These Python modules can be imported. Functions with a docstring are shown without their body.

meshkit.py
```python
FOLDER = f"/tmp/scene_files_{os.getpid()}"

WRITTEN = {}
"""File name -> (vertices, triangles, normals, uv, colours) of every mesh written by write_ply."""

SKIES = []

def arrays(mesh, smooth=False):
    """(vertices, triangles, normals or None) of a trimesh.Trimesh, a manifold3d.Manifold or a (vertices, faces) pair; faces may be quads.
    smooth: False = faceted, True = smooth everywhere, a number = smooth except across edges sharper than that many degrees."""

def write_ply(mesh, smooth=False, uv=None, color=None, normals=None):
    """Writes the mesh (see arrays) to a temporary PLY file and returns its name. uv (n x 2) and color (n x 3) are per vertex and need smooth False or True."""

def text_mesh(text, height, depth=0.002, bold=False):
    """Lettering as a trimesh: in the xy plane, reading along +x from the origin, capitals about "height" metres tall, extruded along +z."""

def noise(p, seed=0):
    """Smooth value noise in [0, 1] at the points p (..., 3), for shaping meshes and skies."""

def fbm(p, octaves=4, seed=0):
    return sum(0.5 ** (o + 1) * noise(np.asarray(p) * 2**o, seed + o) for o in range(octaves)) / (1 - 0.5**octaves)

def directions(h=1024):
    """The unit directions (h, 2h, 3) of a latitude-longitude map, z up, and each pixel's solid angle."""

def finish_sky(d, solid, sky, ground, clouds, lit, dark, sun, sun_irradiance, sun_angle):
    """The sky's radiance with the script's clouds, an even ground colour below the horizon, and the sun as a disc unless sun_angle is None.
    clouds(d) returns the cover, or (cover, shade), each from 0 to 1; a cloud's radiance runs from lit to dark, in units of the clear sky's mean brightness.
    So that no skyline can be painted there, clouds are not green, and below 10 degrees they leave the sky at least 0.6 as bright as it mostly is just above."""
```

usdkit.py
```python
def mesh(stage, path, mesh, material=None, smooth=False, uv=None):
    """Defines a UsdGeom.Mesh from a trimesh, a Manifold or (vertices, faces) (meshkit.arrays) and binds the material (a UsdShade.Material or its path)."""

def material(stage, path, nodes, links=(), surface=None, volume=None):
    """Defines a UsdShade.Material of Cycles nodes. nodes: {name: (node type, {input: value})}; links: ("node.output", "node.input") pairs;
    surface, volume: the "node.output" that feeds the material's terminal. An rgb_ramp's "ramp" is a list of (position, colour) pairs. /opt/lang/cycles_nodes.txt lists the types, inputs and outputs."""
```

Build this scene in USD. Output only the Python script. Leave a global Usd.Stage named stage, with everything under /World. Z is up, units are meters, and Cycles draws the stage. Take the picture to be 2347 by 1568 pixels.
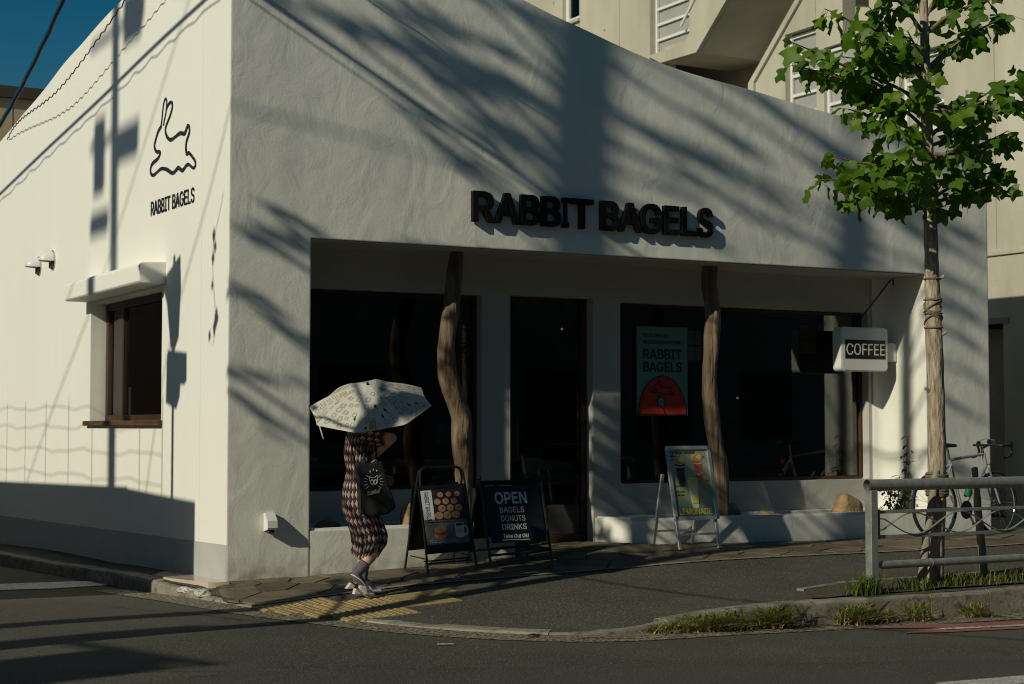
import math, random, glob
import numpy as np, trimesh, usdkit, meshkit
import manifold3d as m3
from manifold3d import Manifold, CrossSection
from pxr import Usd, UsdGeom, UsdLux, UsdShade, Sdf, Gf, Vt
from scipy.spatial import Delaunay, Voronoi
from scipy.interpolate import RBFInterpolator, PchipInterpolator
import shapely
from shapely.geometry import Polygon, Point, LineString, box as sbox

random.seed(7)
rng = np.random.default_rng(7)
stage = Usd.Stage.CreateInMemory()
UsdGeom.SetStageUpAxis(stage, UsdGeom.Tokens.z)
UsdGeom.SetStageMetersPerUnit(stage, 1.0)
UsdGeom.Xform.Define(stage, '/World')
UsdGeom.Scope.Define(stage, '/World/Looks')

# ------------------------------------------------------------------ camera, sky, sun, exposure
F_, CX, CY = 3834.0, 1173.5, 783.9                     # focal length and centre in units of a 2347-wide picture
PITCH, YAW, EYE = math.atan((976 - CY) / F_), math.radians(29.2), 1.30
fh = np.array([math.sin(YAW), math.cos(YAW), 0]); RIGHT = np.array([math.cos(YAW), -math.sin(YAW), 0])
FWD = fh * math.cos(PITCH) + np.array([0, 0, 1]) * math.sin(PITCH)
UP = np.cross(RIGHT, FWD)
CAM = np.array([-4.777, -13.439, EYE])
cam = UsdGeom.Camera.Define(stage, '/World/camera')
cam.AddTransformOp().Set(Gf.Matrix4d(*RIGHT, 0, *UP, 0, *(-FWD), 0, *CAM, 1))
cam.CreateHorizontalApertureAttr(36.0)
cam.CreateVerticalApertureAttr(36.0 * 684 / 1024)
cam.CreateFocalLengthAttr(36.0 * F_ / 2347)
cam.CreateClippingRangeAttr(Gf.Vec2f(0.1, 1000))
cam.CreateFStopAttr(3.5)
cam.CreateFocusDistanceAttr(13.4)
cam.CreateExposureAttr(-0.65)

LIGHT = np.array([1.0, 0.30, -0.55]); LIGHT /= np.linalg.norm(LIGHT)     # the way sunlight travels
SUN = -LIGHT
dome = UsdLux.DomeLight.Define(stage, '/World/sky')
dome.GetPrim().SetCustomDataByKey('kind', 'structure')
skym = usdkit.material(stage, '/World/Looks/sky', {
    's': ('sky_texture', {'sky_type': 'single_scattering', 'sun_disc': False, 'sun_elevation': math.asin(SUN[2]), 'sun_rotation': math.atan2(SUN[0], SUN[1]), 'air_density': 1.0, 'aerosol_density': 0.35, 'ozone_density': 1.6}),
    'h': ('hsv', {'saturation': 1.65, 'hue': 0.485}), 'b': ('background_shader', {'strength': 0.05})}, [('s.color', 'h.color'), ('h.color', 'b.color')], surface='b.background')
UsdShade.MaterialBindingAPI.Apply(dome.GetPrim()).Bind(skym)
sun = UsdLux.DistantLight.Define(stage, '/World/sun')
sun.CreateNormalizeAttr(True); sun.CreateIntensityAttr(1.25); sun.CreateAngleAttr(0.53); sun.CreateColorAttr(Gf.Vec3f(1.0, 0.945, 0.73))
zx = SUN; xx = np.cross([0, 0, 1], zx); xx /= np.linalg.norm(xx); yx = np.cross(zx, xx)
sun.AddTransformOp().Set(Gf.Matrix4d(*xx, 0, *yx, 0, *zx, 0, 0, 0, 20, 1))

# ------------------------------------------------------------------ helpers: names, things, parts
used = {}
def numbered(path):
    n = used.get(path, -1) + 1; used[path] = n
    return path if n == 0 else f'{path}_{n:03d}'
BASE = {}
def tag(p, label=None, cat=None, group=None, kind=None):
    for k, v in (('label', label), ('category', cat), ('group', group), ('kind', kind)):
        if v: p.SetCustomDataByKey(k, v)
    return p
def thing(name, label, cat, base=(0, 0, 0), group=None, kind=None):
    path = numbered('/World/' + name)
    x = UsdGeom.Xform.Define(stage, path); x.AddTranslateOp().Set(Gf.Vec3d(*map(float, base)))
    BASE[path] = np.asarray(base, float)
    tag(x.GetPrim(), label, cat, group, kind)
    return path
def VF(m):
    v, f, _ = meshkit.arrays(m, False)
    return v, f
def obj(name, m, mat, parent=None, smooth=30, uv=None, **t):
    """one Mesh prim from world-space geometry, below parent or below /World"""
    path = numbered((parent or '/World') + '/' + name)
    v, f = VF(m)
    off = BASE.get(parent, np.zeros(3)) if parent else np.zeros(3)
    BASE[path] = off
    p = usdkit.mesh(stage, path, (v - off, f), '/World/Looks/' + mat, smooth=smooth, uv=uv).GetPrim()
    tag(p, **t)
    return path
def copy_of(src, name, label, cat, loc, rotz=0, group=None):
    path = numbered('/World/' + name)
    x = UsdGeom.Xform.Define(stage, path)
    x.AddTranslateOp().Set(Gf.Vec3d(*map(float, loc)))
    x.AddRotateZOp().Set(rotz)
    x.GetPrim().GetReferences().AddInternalReference(src); x.GetPrim().SetInstanceable(True)
    tag(x.GetPrim(), label, cat, group)
    return path
# ------------------------------------------------------------------ helpers: geometry (all return vertices, triangles)
def cat(*ms):
    vs, fs, n = [], [], 0
    for m in ms:
        v, f = VF(m); vs.append(v); fs.append(np.asarray(f) + n); n += len(v)
    return np.vstack(vs), np.vstack(fs)
def box(x0, x1, y0, y1, z0, z1, ch=0.0):
    """a box, its edges chamfered by ch"""
    if ch <= 0:
        m = trimesh.creation.box([x1 - x0, y1 - y0, z1 - z0]); m.apply_translation([(x0 + x1) / 2, (y0 + y1) / 2, (z0 + z1) / 2]); return VF(m)
    a = np.array([x0, y0, z0]); b = np.array([x1, y1, z1]); pts = []
    for k in range(3):
        lo, hi = a + ch, b - ch; lo[k], hi[k] = a[k], b[k]
        pts += [[(lo, hi)[i][0], (lo, hi)[j][1], (lo, hi)[l][2]] for i in (0, 1) for j in (0, 1) for l in (0, 1)]
    return VF(Manifold.hull_points(np.array(pts)))
def frame(z, up=(0, 0, 1)):
    z = np.asarray(z, float); z = z / np.linalg.norm(z)
    x = np.cross(up, z)
    if np.linalg.norm(x) < 1e-4: x = np.cross((1, 0, 0), z)
    x /= np.linalg.norm(x)
    return np.stack([x, np.cross(z, x), z], 1)
def tube(pts, r, n=8, cap=True, squash=1.0, rough=0.0, seed=0):
    p = np.asarray(pts, float); k = len(p)
    r = np.broadcast_to(np.asarray(r, float), (k,))
    t = np.gradient(p, axis=0); t /= np.linalg.norm(t, axis=1, keepdims=True) + 1e-12
    a = np.cross(t[0], [0, 0, 1.0] if abs(t[0][2]) < 0.9 else [1.0, 0, 0]); A = []
    for i in range(k):
        a = a - t[i] * (a @ t[i]); a /= np.linalg.norm(a) + 1e-12; A.append(a)
    A = np.array(A); B = np.cross(t, A)
    ang = np.arange(n) * 2 * np.pi / n
    rr = np.repeat(r[:, None], n, 1)
    if rough: rr = rr * (1 + rough * (np.random.default_rng(seed).random((k, n)) - 0.5) * 2)
    v = p[:, None] + rr[..., None] * (np.cos(ang)[None, :, None] * A[:, None] + squash * np.sin(ang)[None, :, None] * B[:, None])
    i, j = np.meshgrid(np.arange(k - 1), np.arange(n), indexing='ij')
    q = np.stack([i * n + j, i * n + (j + 1) % n, (i + 1) * n + (j + 1) % n, (i + 1) * n + j], -1).reshape(-1, 4)
    v = v.reshape(-1, 3); f = np.vstack([q[:, [0, 1, 2]], q[:, [0, 2, 3]]])
    if cap:
        c = np.array([[0, (j_ + 1) % n, j_] for j_ in range(1, n - 1)])[:, [0, 1, 2]]
        c2 = np.array([[0, j_, (j_ + 1)] for j_ in range(1, n - 1)])
        f = np.vstack([f, [[0, j_ + 1, j_] for j_ in range(1, n - 1)], [[(k - 1) * n + x for x in y] for y in c2]])
    return v, f
def bar(a, b, w, h, up=(0, 0, 1), ch=0.0):
    """a straight square bar from a to b"""
    a, b = np.asarray(a, float), np.asarray(b, float); L = np.linalg.norm(b - a)
    v, f = box(-w / 2, w / 2, -h / 2, h / 2, 0, L, ch)
    return v @ frame(b - a, up).T + a, f
def spline(pts, n=8):
    p = np.asarray(pts, float); d = np.r_[0, np.cumsum(np.linalg.norm(np.diff(p, axis=0), axis=1))]
    return PchipInterpolator(d, p)(np.linspace(0, d[-1], n * (len(p) - 1) + 1))
def crspline(pts, n=6):
    from scipy.interpolate import CubicSpline
    p = np.asarray(pts, float); d = np.r_[0, np.cumsum(np.sqrt(np.linalg.norm(np.diff(p, axis=0), axis=1)))]
    return CubicSpline(d, p)(np.linspace(0, d[-1], n * (len(p) - 1) + 1))
def polys(g):
    if isinstance(g, Polygon): return [g] if g.area > 1e-9 else []
    return [q for k in getattr(g, 'geoms', []) for q in polys(k)]
def extrude(poly, h, T=None):
    """shapely polygon(s) in xy extruded 0..h along z, then mapped by the 3x4 matrix T"""
    ms = [trimesh.creation.extrude_polygon(g, h, engine='earcut') for g in polys(poly)]
    v, f = cat(*ms)
    if T is not None: v = v @ T[:3, :3].T + T[:3, 3]
    return v, f
def T_(x, y, z, o):
    m = np.eye(4); m[:3, 0], m[:3, 1], m[:3, 2], m[:3, 3] = x, y, z, o; return m[:3]
def place(m, T):
    v, f = VF(m); return v @ T[:3, :3].T + T[:3, 3], f
def manifold(m):
    v, f = VF(m); return Manifold(m3.Mesh(vert_properties=np.asarray(v, np.float32), tri_verts=np.asarray(f, np.uint32)))
def prism_yz(poly, x0, x1):       # polygon in (y, z) extruded along x
    return extrude(poly if hasattr(poly, "geom_type") else Polygon(poly), x1 - x0, T_((0, 1, 0), (0, 0, 1), (1, 0, 0), (x0, 0, 0)))
def prism_xz(poly, y0, y1):       # polygon in (x, z) extruded along y
    v, f = extrude(poly if hasattr(poly, "geom_type") else Polygon(poly), y1 - y0, T_((1, 0, 0), (0, 0, 1), (0, -1, 0), (0, y1, 0))); return v, f
def sheet(poly, zf, step):
    """a ground sheet: the polygon in xy, its height from zf(xy)"""
    x0, y0, x1, y1 = poly.bounds
    g = np.stack(np.meshgrid(np.arange(x0, x1, step), np.arange(y0, y1, step)), -1).reshape(-1, 2)
    inner = poly.buffer(-step * 0.3)
    g = g[shapely.contains_xy(inner, g[:, 0], g[:, 1])]
    b = np.vstack([np.array(shapely.segmentize(r, step).coords)[:-1] for r in [poly.exterior, *poly.interiors]])
    p = np.vstack([g, b]); t = Delaunay(p).simplices
    c = p[t].mean(1); t = t[shapely.contains_xy(poly, c[:, 0], c[:, 1])]
    s = np.cross(p[t[:, 1]] - p[t[:, 0]], p[t[:, 2]] - p[t[:, 0]]); t[s < 0] = t[s < 0][:, ::-1]
    return np.c_[p, zf(p)], t
def sphere(c, r, sub=2, scale=(1, 1, 1)):
    m = trimesh.creation.icosphere(sub, r); return np.array(m.vertices) * scale + c, np.array(m.faces)
def lathe(profile, n=16, o=(0, 0, 0)):
    """profile of (radius, z)"""
    p = np.asarray(profile, float); a = np.arange(n) * 2 * np.pi / n; k = len(p)
    v = np.stack([p[:, :1] * np.cos(a), p[:, :1] * np.sin(a), np.repeat(p[:, 1:], n, 1)], -1).reshape(-1, 3)
    i, j = np.meshgrid(np.arange(k - 1), np.arange(n), indexing='ij')
    q = np.stack([i * n + j, i * n + (j + 1) % n, (i + 1) * n + (j + 1) % n, (i + 1) * n + j], -1).reshape(-1, 4)
    return v + np.asarray(o), np.vstack([q[:, [0, 1, 2]], q[:, [0, 2, 3]]])
FONT = glob.glob('/opt/blender-*/*/datafiles/fonts/Inter.woff2')[0]
CJK = glob.glob('/opt/blender-*/*/datafiles/fonts/Noto Sans CJK*.woff2')[0]
def text_shape(s, height, bold=0, font=FONT, px=72):
    """lettering as a flat shape: reading along +x from x = 0, baseline y = 0, capitals about height tall"""
    from PIL import Image, ImageDraw, ImageFont
    ft = ImageFont.truetype(font, px)
    x0, y0, x1, y1 = ft.getbbox(s, anchor='ls', stroke_width=bold)
    im = Image.new('L', (x1 - x0 + 8, y1 - y0 + 8))
    ImageDraw.Draw(im).text((4 - x0, 4 - y0), s, 255, ft, anchor='ls', stroke_width=bold)
    on = np.pad(np.asarray(im) > 127, ((0, 0), (1, 1))).astype(np.int8)
    r, st = np.nonzero(np.diff(on, axis=1) == 1); en = np.nonzero(np.diff(on, axis=1) == -1)[1]
    g = shapely.union_all(shapely.box(st, -r - 1, en, -r)).buffer(0.6).buffer(-0.6).simplify(0.7)
    k = height / (px * 0.729)
    g = shapely.affinity.affine_transform(g, [k, 0, 0, k, 0, (4 - y0) * k])
    return shapely.affinity.translate(g, -g.bounds[0], 0)
def fit(g, x0, x1, y0=None, y1=None):
    """scale a shape to the given extent"""
    a, b, c, d = g.bounds; y0 = b if y0 is None else y0; y1 = d if y1 is None else y1
    return shapely.affinity.affine_transform(g, [(x1 - x0) / (c - a), 0, 0, (y1 - y0) / (d - b), x0 - a * (x1 - x0) / (c - a), y0 - b * (y1 - y0) / (d - b)])
def strokes(lines, w):
    return shapely.union_all([LineString(l).buffer(w / 2, quad_segs=3) for l in lines if len(l) > 1])
def proj_line(x, y):                                   # the line of sight through a point of the 2347-wide picture, used to measure
    return FWD + RIGHT * ((x - CX) / F_) - UP * ((y - CY) / F_)
def on_plane(axis, val, x, y):
    d = proj_line(x, y); return CAM + d * ((val - CAM[axis]) / d[axis])
fac = lambda x, y, Y=0.0: on_plane(1, Y, x, y)
wallp = lambda x, y, X=0.0: on_plane(0, X, x, y)
gnd = lambda x, y, z=0.0: on_plane(2, z, x, y)

# ------------------------------------------------------------------ materials
def pm(name, col, col2=None, vs=5.0, rough=0.6, bump=(), metal=0.0, spec=0.4, detail=4, stretch=(1, 1, 1), lo=0.3, hi=0.7, rand=0.0, col3=None, s3=60, f3=(0.5, 0.6), bevel=0.0, obj_space=False, dirt=None, **extra):
    n = {'g': ('geometry', {}), 'p': ('principled_bsdf', {'roughness': rough, 'metallic': metal, 'specular_ior_level': spec, 'base_color': col, **extra})}
    l = []
    src = 'g.position'
    if obj_space: n['tc'] = ('texture_coordinate', {}); src = 'tc.object'
    if col2 is not None:
        n['m'] = ('mapping', {'scale': stretch}); l.append((src, 'm.vector'))
        n['n'] = ('noise_texture', {'scale': vs, 'detail': detail, 'roughness': 0.6}); l.append(('m.vector', 'n.vector'))
        n['r'] = ('rgb_ramp', {'ramp': [(lo, col), (hi, col2)]}); l.append(('n.fac', 'r.fac'))
        last = 'r.color'
        if col3 is not None:
            n['n3'] = ('noise_texture', {'scale': s3, 'detail': 2}); l.append((src, 'n3.vector'))
            n['mr'] = ('map_range', {'from_min': f3[0], 'from_max': f3[1], 'clamp': True}); l.append(('n3.fac', 'mr.value'))
            n['mx'] = ('mix', {'color2': col3}); l += [('mr.result', 'mx.fac'), (last, 'mx.color1')]; last = 'mx.color'
        if rand:
            n['oi'] = ('object_info', {}); n['rm'] = ('map_range', {'to_min': 1 - rand, 'to_max': 1 + rand}); n['h'] = ('hsv', {})
            l += [('oi.random', 'rm.value'), ('rm.result', 'h.value'), (last, 'h.color')]; last = 'h.color'
        if dirt:                                           # splashed dirt towards the foot of a wall, broken up by noise
            n['ds'] = ('separate_xyz', {}); n['dr'] = ('map_range', {'from_min': dirt[0], 'from_max': dirt[1], 'to_min': 0.85, 'to_max': 0.0, 'clamp': True}); n['dn'] = ('noise_texture', {'scale': 7.0, 'detail': 5}); n['dm'] = ('math', {'math_type': 'multiply'}); n['dx'] = ('mix', {'color2': (0.30, 0.27, 0.21)}); n['dq'] = ('map_range', {'from_min': 0.35, 'from_max': 0.62, 'clamp': True})
            l += [('g.position', 'ds.vector'), ('ds.z', 'dr.value'), ('g.position', 'dn.vector'), ('dn.fac', 'dq.value'), ('dq.result', 'dm.value1'), ('dr.result', 'dm.value2'), ('dm.value', 'dx.fac'), (last, 'dx.color1')]; last = 'dx.color'
        l.append((last, 'p.base_color'))
    prev = None
    if bevel:
        n['bv'] = ('bevel', {'radius': bevel, 'samples': 4}); prev = 'bv.bevel'
    for i, b in enumerate(bump):
        sc, dist, kind, st = (*b, (1, 1, 1))[:4] if len(b) < 4 else b
        n[f'bm{i}'] = ('mapping', {'scale': st}); l.append((src, f'bm{i}.vector'))
        if kind == 'v':
            n[f'bt{i}'] = ('voronoi_texture', {'scale': sc, 'feature': 'distance_to_edge'}); out = 'distance'
        elif kind == 'dots':
            n[f'bt{i}'] = ('voronoi_texture', {'scale': sc, 'feature': 'f1'}); out = 'distance'
        elif kind == 'ridge':
            n[f'bt{i}'] = ('noise_texture', {'scale': sc, 'detail': 3, 'type': 'ridged_multifractal', 'distortion': 0.6, 'roughness': 0.4}); out = 'fac'
        else:
            n[f'bt{i}'] = ('noise_texture', {'scale': sc, 'detail': 3, 'distortion': 0.2 if kind == 'n' else 1.5}); out = 'fac'
        n[f'bu{i}'] = ('bump', {'distance': dist, 'strength': 1.0})
        l += [(f'bm{i}.vector', f'bt{i}.vector'), (f'bt{i}.{out}', f'bu{i}.height')]
        if prev: l.append((prev, f'bu{i}.normal'))
        prev = f'bu{i}.normal'
    if prev: l.append((prev, 'p.normal'))
    return usdkit.material(stage, '/World/Looks/' + name, n, l, surface='p.BSDF')

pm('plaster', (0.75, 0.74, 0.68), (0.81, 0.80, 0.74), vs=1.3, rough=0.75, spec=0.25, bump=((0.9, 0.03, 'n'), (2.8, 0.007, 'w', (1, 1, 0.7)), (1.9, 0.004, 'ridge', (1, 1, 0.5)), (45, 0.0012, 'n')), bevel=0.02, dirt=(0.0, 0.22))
pm('plaster_inner', (0.44, 0.43, 0.395), (0.50, 0.49, 0.45), vs=1.3, rough=0.8, spec=0.2, bump=((1.1, 0.03, 'n'), (3.5, 0.007, 'w'), (45, 0.0012, 'n')))  # the wall plaster again, with the shade of the recess put into its colour
pm('wall_paint', (0.81, 0.80, 0.75), (0.83, 0.82, 0.775), vs=1.3, stretch=(1, 1.5, 0.2), rough=0.6, spec=0.3, bump=((1.5, 0.008, 'n'), (60, 0.0008, 'n')), bevel=0.015)
pm('plinth_grey', (0.40, 0.41, 0.41), (0.47, 0.47, 0.46), vs=3, rough=0.7, bump=((40, 0.001, 'n'),))
pm('soffit', (0.66, 0.62, 0.56), (0.72, 0.68, 0.62), vs=2, rough=0.8, bump=((3, 0.01, 'n'),))
pm('dark_wood', (0.035, 0.018, 0.010), (0.07, 0.035, 0.018), vs=8, stretch=(1, 1, 0.15), rough=0.55)
pm('sill_wood', (0.07, 0.035, 0.018), (0.16, 0.08, 0.04), vs=9, stretch=(4, 0.4, 4), rough=0.5)
pm('driftwood', (0.06, 0.042, 0.026), (0.22, 0.155, 0.10), vs=16, stretch=(1, 1, 0.10), rough=0.85, bump=((30, 0.02, 'n', (1, 1, 0.07)), (9, 0.03, 'n', (1, 1, 0.2))), obj_space=False)
pm('black_metal', (0.012, 0.012, 0.013), rough=0.4)
pm('letter_black', (0.005, 0.005, 0.005), (0.009, 0.0085, 0.008), vs=12, rough=0.65, spec=0.15)
pm('paint_black', (0.012, 0.015, 0.02), rough=0.7)
pm('asphalt_road', (0.052, 0.049, 0.039), (0.094, 0.087, 0.068), vs=0.55, detail=8, rough=0.85, spec=0.3, bump=((110, 0.012, 'n'), (36, 0.008, 'n')), col3=(0.20, 0.19, 0.16), s3=75, f3=(0.56, 0.70))
pm('asphalt_lane', (0.047, 0.046, 0.039), (0.082, 0.078, 0.064), vs=0.4, detail=8, rough=0.82, spec=0.3, bump=((110, 0.010, 'n'), (36, 0.007, 'n')), col3=(0.17, 0.165, 0.14), s3=80, f3=(0.57, 0.70))
pm('asphalt_walk', (0.050, 0.047, 0.037), (0.092, 0.085, 0.067), vs=0.8, detail=8, rough=0.85, spec=0.3, bump=((90, 0.016, 'n'), (30, 0.01, 'n')), col3=(0.22, 0.205, 0.17), s3=62, f3=(0.55, 0.70))
pm('aggregate', (0.06, 0.052, 0.038), (0.34, 0.29, 0.20), vs=34, detail=3, rough=0.8, lo=0.42, hi=0.60, bump=((34, 0.025, 'n'),))
pm('kerb_stone', (0.17, 0.155, 0.125), (0.28, 0.255, 0.21), vs=5, rough=0.85, bump=((70, 0.004, 'n'), (8, 0.01, 'n')), rand=0.12, col3=(0.10, 0.09, 0.07), s3=14, f3=(0.55, 0.7))
pm('flagstone', (0.075, 0.06, 0.04), (0.16, 0.13, 0.085), vs=4, rough=0.7, bump=((12, 0.008, 'n'), (60, 0.002, 'n')), rand=0.3)
pm('mortar', (0.05, 0.045, 0.036), (0.09, 0.08, 0.06), vs=8, rough=0.9)
pm('tactile_yellow', (0.26, 0.19, 0.085), (0.35, 0.265, 0.125), vs=6, rough=0.75, bump=((90, 0.002, 'n'),), rand=0.12, col3=(0.20, 0.15, 0.07), s3=25, f3=(0.58, 0.72))
pm('marble', (0.52, 0.41, 0.33), (0.60, 0.49, 0.40), vs=5, rough=0.12, spec=0.5)
pm('white_marking', (0.34, 0.33, 0.31), (0.62, 0.61, 0.58), vs=9, rough=0.7, bump=((120, 0.004, 'n'),), col3=(0.12, 0.115, 0.10), s3=40, f3=(0.56, 0.64))
pm('red_marking', (0.26, 0.095, 0.085), (0.33, 0.13, 0.11), vs=5, rough=0.8, bump=((140, 0.005, 'n'),), col3=(0.10, 0.06, 0.055), s3=110, f3=(0.58, 0.68))
pm('concrete', (0.36, 0.34, 0.275), (0.54, 0.51, 0.42), vs=1.1, detail=7, rough=0.85, stretch=(1, 1, 0.3), bump=((25, 0.003, 'n'),))
pm('concrete_dark', (0.22, 0.21, 0.19), (0.30, 0.28, 0.25), vs=2, rough=0.85)
pm('white_metal', (0.70, 0.70, 0.68), rough=0.45)
pm('panel_grey', (0.30, 0.30, 0.29), (0.36, 0.36, 0.345), vs=3, rough=0.55)
pm('beige_cladding', (0.42, 0.34, 0.22), (0.48, 0.39, 0.26), vs=2, rough=0.7)
pm('brown_metal', (0.06, 0.045, 0.035), rough=0.5)
pm('galv', (0.20, 0.215, 0.20), (0.32, 0.325, 0.29), vs=14, rough=0.5, metal=0.35, col3=(0.19, 0.25, 0.24), s3=18, f3=(0.55, 0.66), bump=((60, 0.001, 'n'),))
pm('aluminium', (0.52, 0.53, 0.53), rough=0.35, metal=0.55)
pm('bark', (0.20, 0.155, 0.115), (0.44, 0.36, 0.27), vs=34, stretch=(1, 1, 0.22), rough=0.9, lo=0.36, hi=0.62, bump=((46, 0.016, 'n', (1, 1, 0.2)), (10, 0.02, 'n', (1, 1, 0.5))))
pm('twig', (0.13, 0.09, 0.055), (0.24, 0.17, 0.11), vs=20, rough=0.85)
pm('stake_wood', (0.17, 0.145, 0.11), (0.30, 0.26, 0.20), vs=18, stretch=(1, 1, 0.12), rough=0.9, bump=((30, 0.008, 'n', (1, 1, 0.1)),))
pm('rope', (0.10, 0.085, 0.06), (0.20, 0.17, 0.12), vs=60, rough=0.95, bump=((120, 0.004, 'n'),))
pm('soil', (0.05, 0.038, 0.026), (0.10, 0.078, 0.052), vs=12, rough=0.95, bump=((40, 0.02, 'n'),))
pm('rock', (0.20, 0.125, 0.06), (0.38, 0.26, 0.14), vs=9, rough=0.85, bump=((12, 0.03, 'n'), (60, 0.004, 'n')), rand=0.25)
pm('poster_mint', (0.10, 0.26, 0.22), rough=0.5)
pm('poster_red', (0.40, 0.030, 0.015), rough=0.5)
pm('poster_black', (0.012, 0.014, 0.014), rough=0.5)
pm('plastic_white', (0.72, 0.72, 0.70), rough=0.3)
pm('plastic_black', (0.010, 0.010, 0.011), rough=0.35)
pm('lettering_white', (0.68, 0.67, 0.64), rough=0.6)
pm('board_black', (0.010, 0.010, 0.012), rough=0.45)
pm('paper_white', (0.62, 0.63, 0.66), rough=0.4)
pm('print_dark', (0.03, 0.022, 0.018), rough=0.4)
pm('print_grey', (0.10, 0.10, 0.10), (0.16, 0.16, 0.16), vs=9, rough=0.4)
pm('bagel_print', (0.24, 0.12, 0.055), (0.48, 0.32, 0.20), vs=9, rough=0.45, bump=((30, 0.002, 'n'),))
pm('bread_print', (0.42, 0.20, 0.07), (0.60, 0.36, 0.15), vs=30, rough=0.45)
pm('filling_print', (0.55, 0.07, 0.03), rough=0.45)
pm('orange_print', (0.62, 0.20, 0.02), (0.75, 0.38, 0.05), vs=25, rough=0.4)
pm('amber_print', (0.50, 0.13, 0.05), (0.62, 0.20, 0.10), vs=25, rough=0.4)
pm('cola_print', (0.05, 0.025, 0.02), (0.10, 0.05, 0.035), vs=25, rough=0.4)
pm('lemon_print', (0.66, 0.55, 0.08), (0.74, 0.66, 0.22), vs=30, rough=0.4)
pm('pale_print', (0.60, 0.62, 0.44), rough=0.4)
pm('yellow_print', (0.62, 0.44, 0.04), rough=0.4)
pm('tyre', (0.015, 0.015, 0.015), rough=0.7)
pm('bike_frame', (0.34, 0.35, 0.36), rough=0.3, metal=0.2)
pm('bike_blue', (0.05, 0.16, 0.36), rough=0.3)
pm('chrome', (0.7, 0.7, 0.7), rough=0.15, metal=1.0)
pm('saddle_black', (0.02, 0.019, 0.018), rough=0.5)
pm('red_reflector', (0.5, 0.02, 0.02), rough=0.2)
pm('bottle_green', (0.015, 0.14, 0.05), rough=0.3)
pm('orange_paint', (0.60, 0.20, 0.03), rough=0.4)
pm('skin', (0.50, 0.29, 0.20), (0.56, 0.33, 0.23), vs=14, rough=0.5, subsurface_weight=0.05)
pm('hair', (0.012, 0.010, 0.009), rough=0.4)
pm('tote_black', (0.010, 0.010, 0.011), (0.016, 0.016, 0.017), vs=20, rough=0.85, bump=((5, 0.015, 'n'), (300, 0.0006, 'n')))
pm('sock', (0.085, 0.07, 0.10), (0.14, 0.115, 0.15), vs=70, rough=0.9)
pm('shoe', (0.56, 0.53, 0.50), (0.62, 0.59, 0.55), vs=20, rough=0.4)
pm('sole', (0.05, 0.04, 0.035), rough=0.6)
pm('umbrella_print', (0.30, 0.26, 0.21), rough=0.8)
pm('umbrella_cat', (0.012, 0.011, 0.012), rough=0.8)
pm('umbrella_gold', (0.55, 0.36, 0.06), rough=0.8)
pm('cream_fabric', (0.58, 0.54, 0.42), (0.64, 0.60, 0.48), vs=30, rough=0.9)
pm('green_paint', (0.01, 0.16, 0.05), rough=0.35)
pm('table_wood', (0.22, 0.13, 0.05), (0.34, 0.21, 0.09), vs=8, stretch=(0.3, 2, 2), rough=0.5)
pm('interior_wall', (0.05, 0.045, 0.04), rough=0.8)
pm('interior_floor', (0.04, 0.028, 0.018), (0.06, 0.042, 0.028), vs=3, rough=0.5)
pm('fruit', (0.55, 0.42, 0.05), (0.62, 0.50, 0.10), vs=12, rough=0.4)
pm('pale_blue', (0.22, 0.40, 0.46), rough=0.5)
pm('cable_blue', (0.01, 0.05, 0.13), (0.015, 0.10, 0.12), vs=3, rough=0.4)
pm('ground_far', (0.08, 0.075, 0.065), (0.11, 0.10, 0.09), vs=0.3, rough=0.9)
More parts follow.
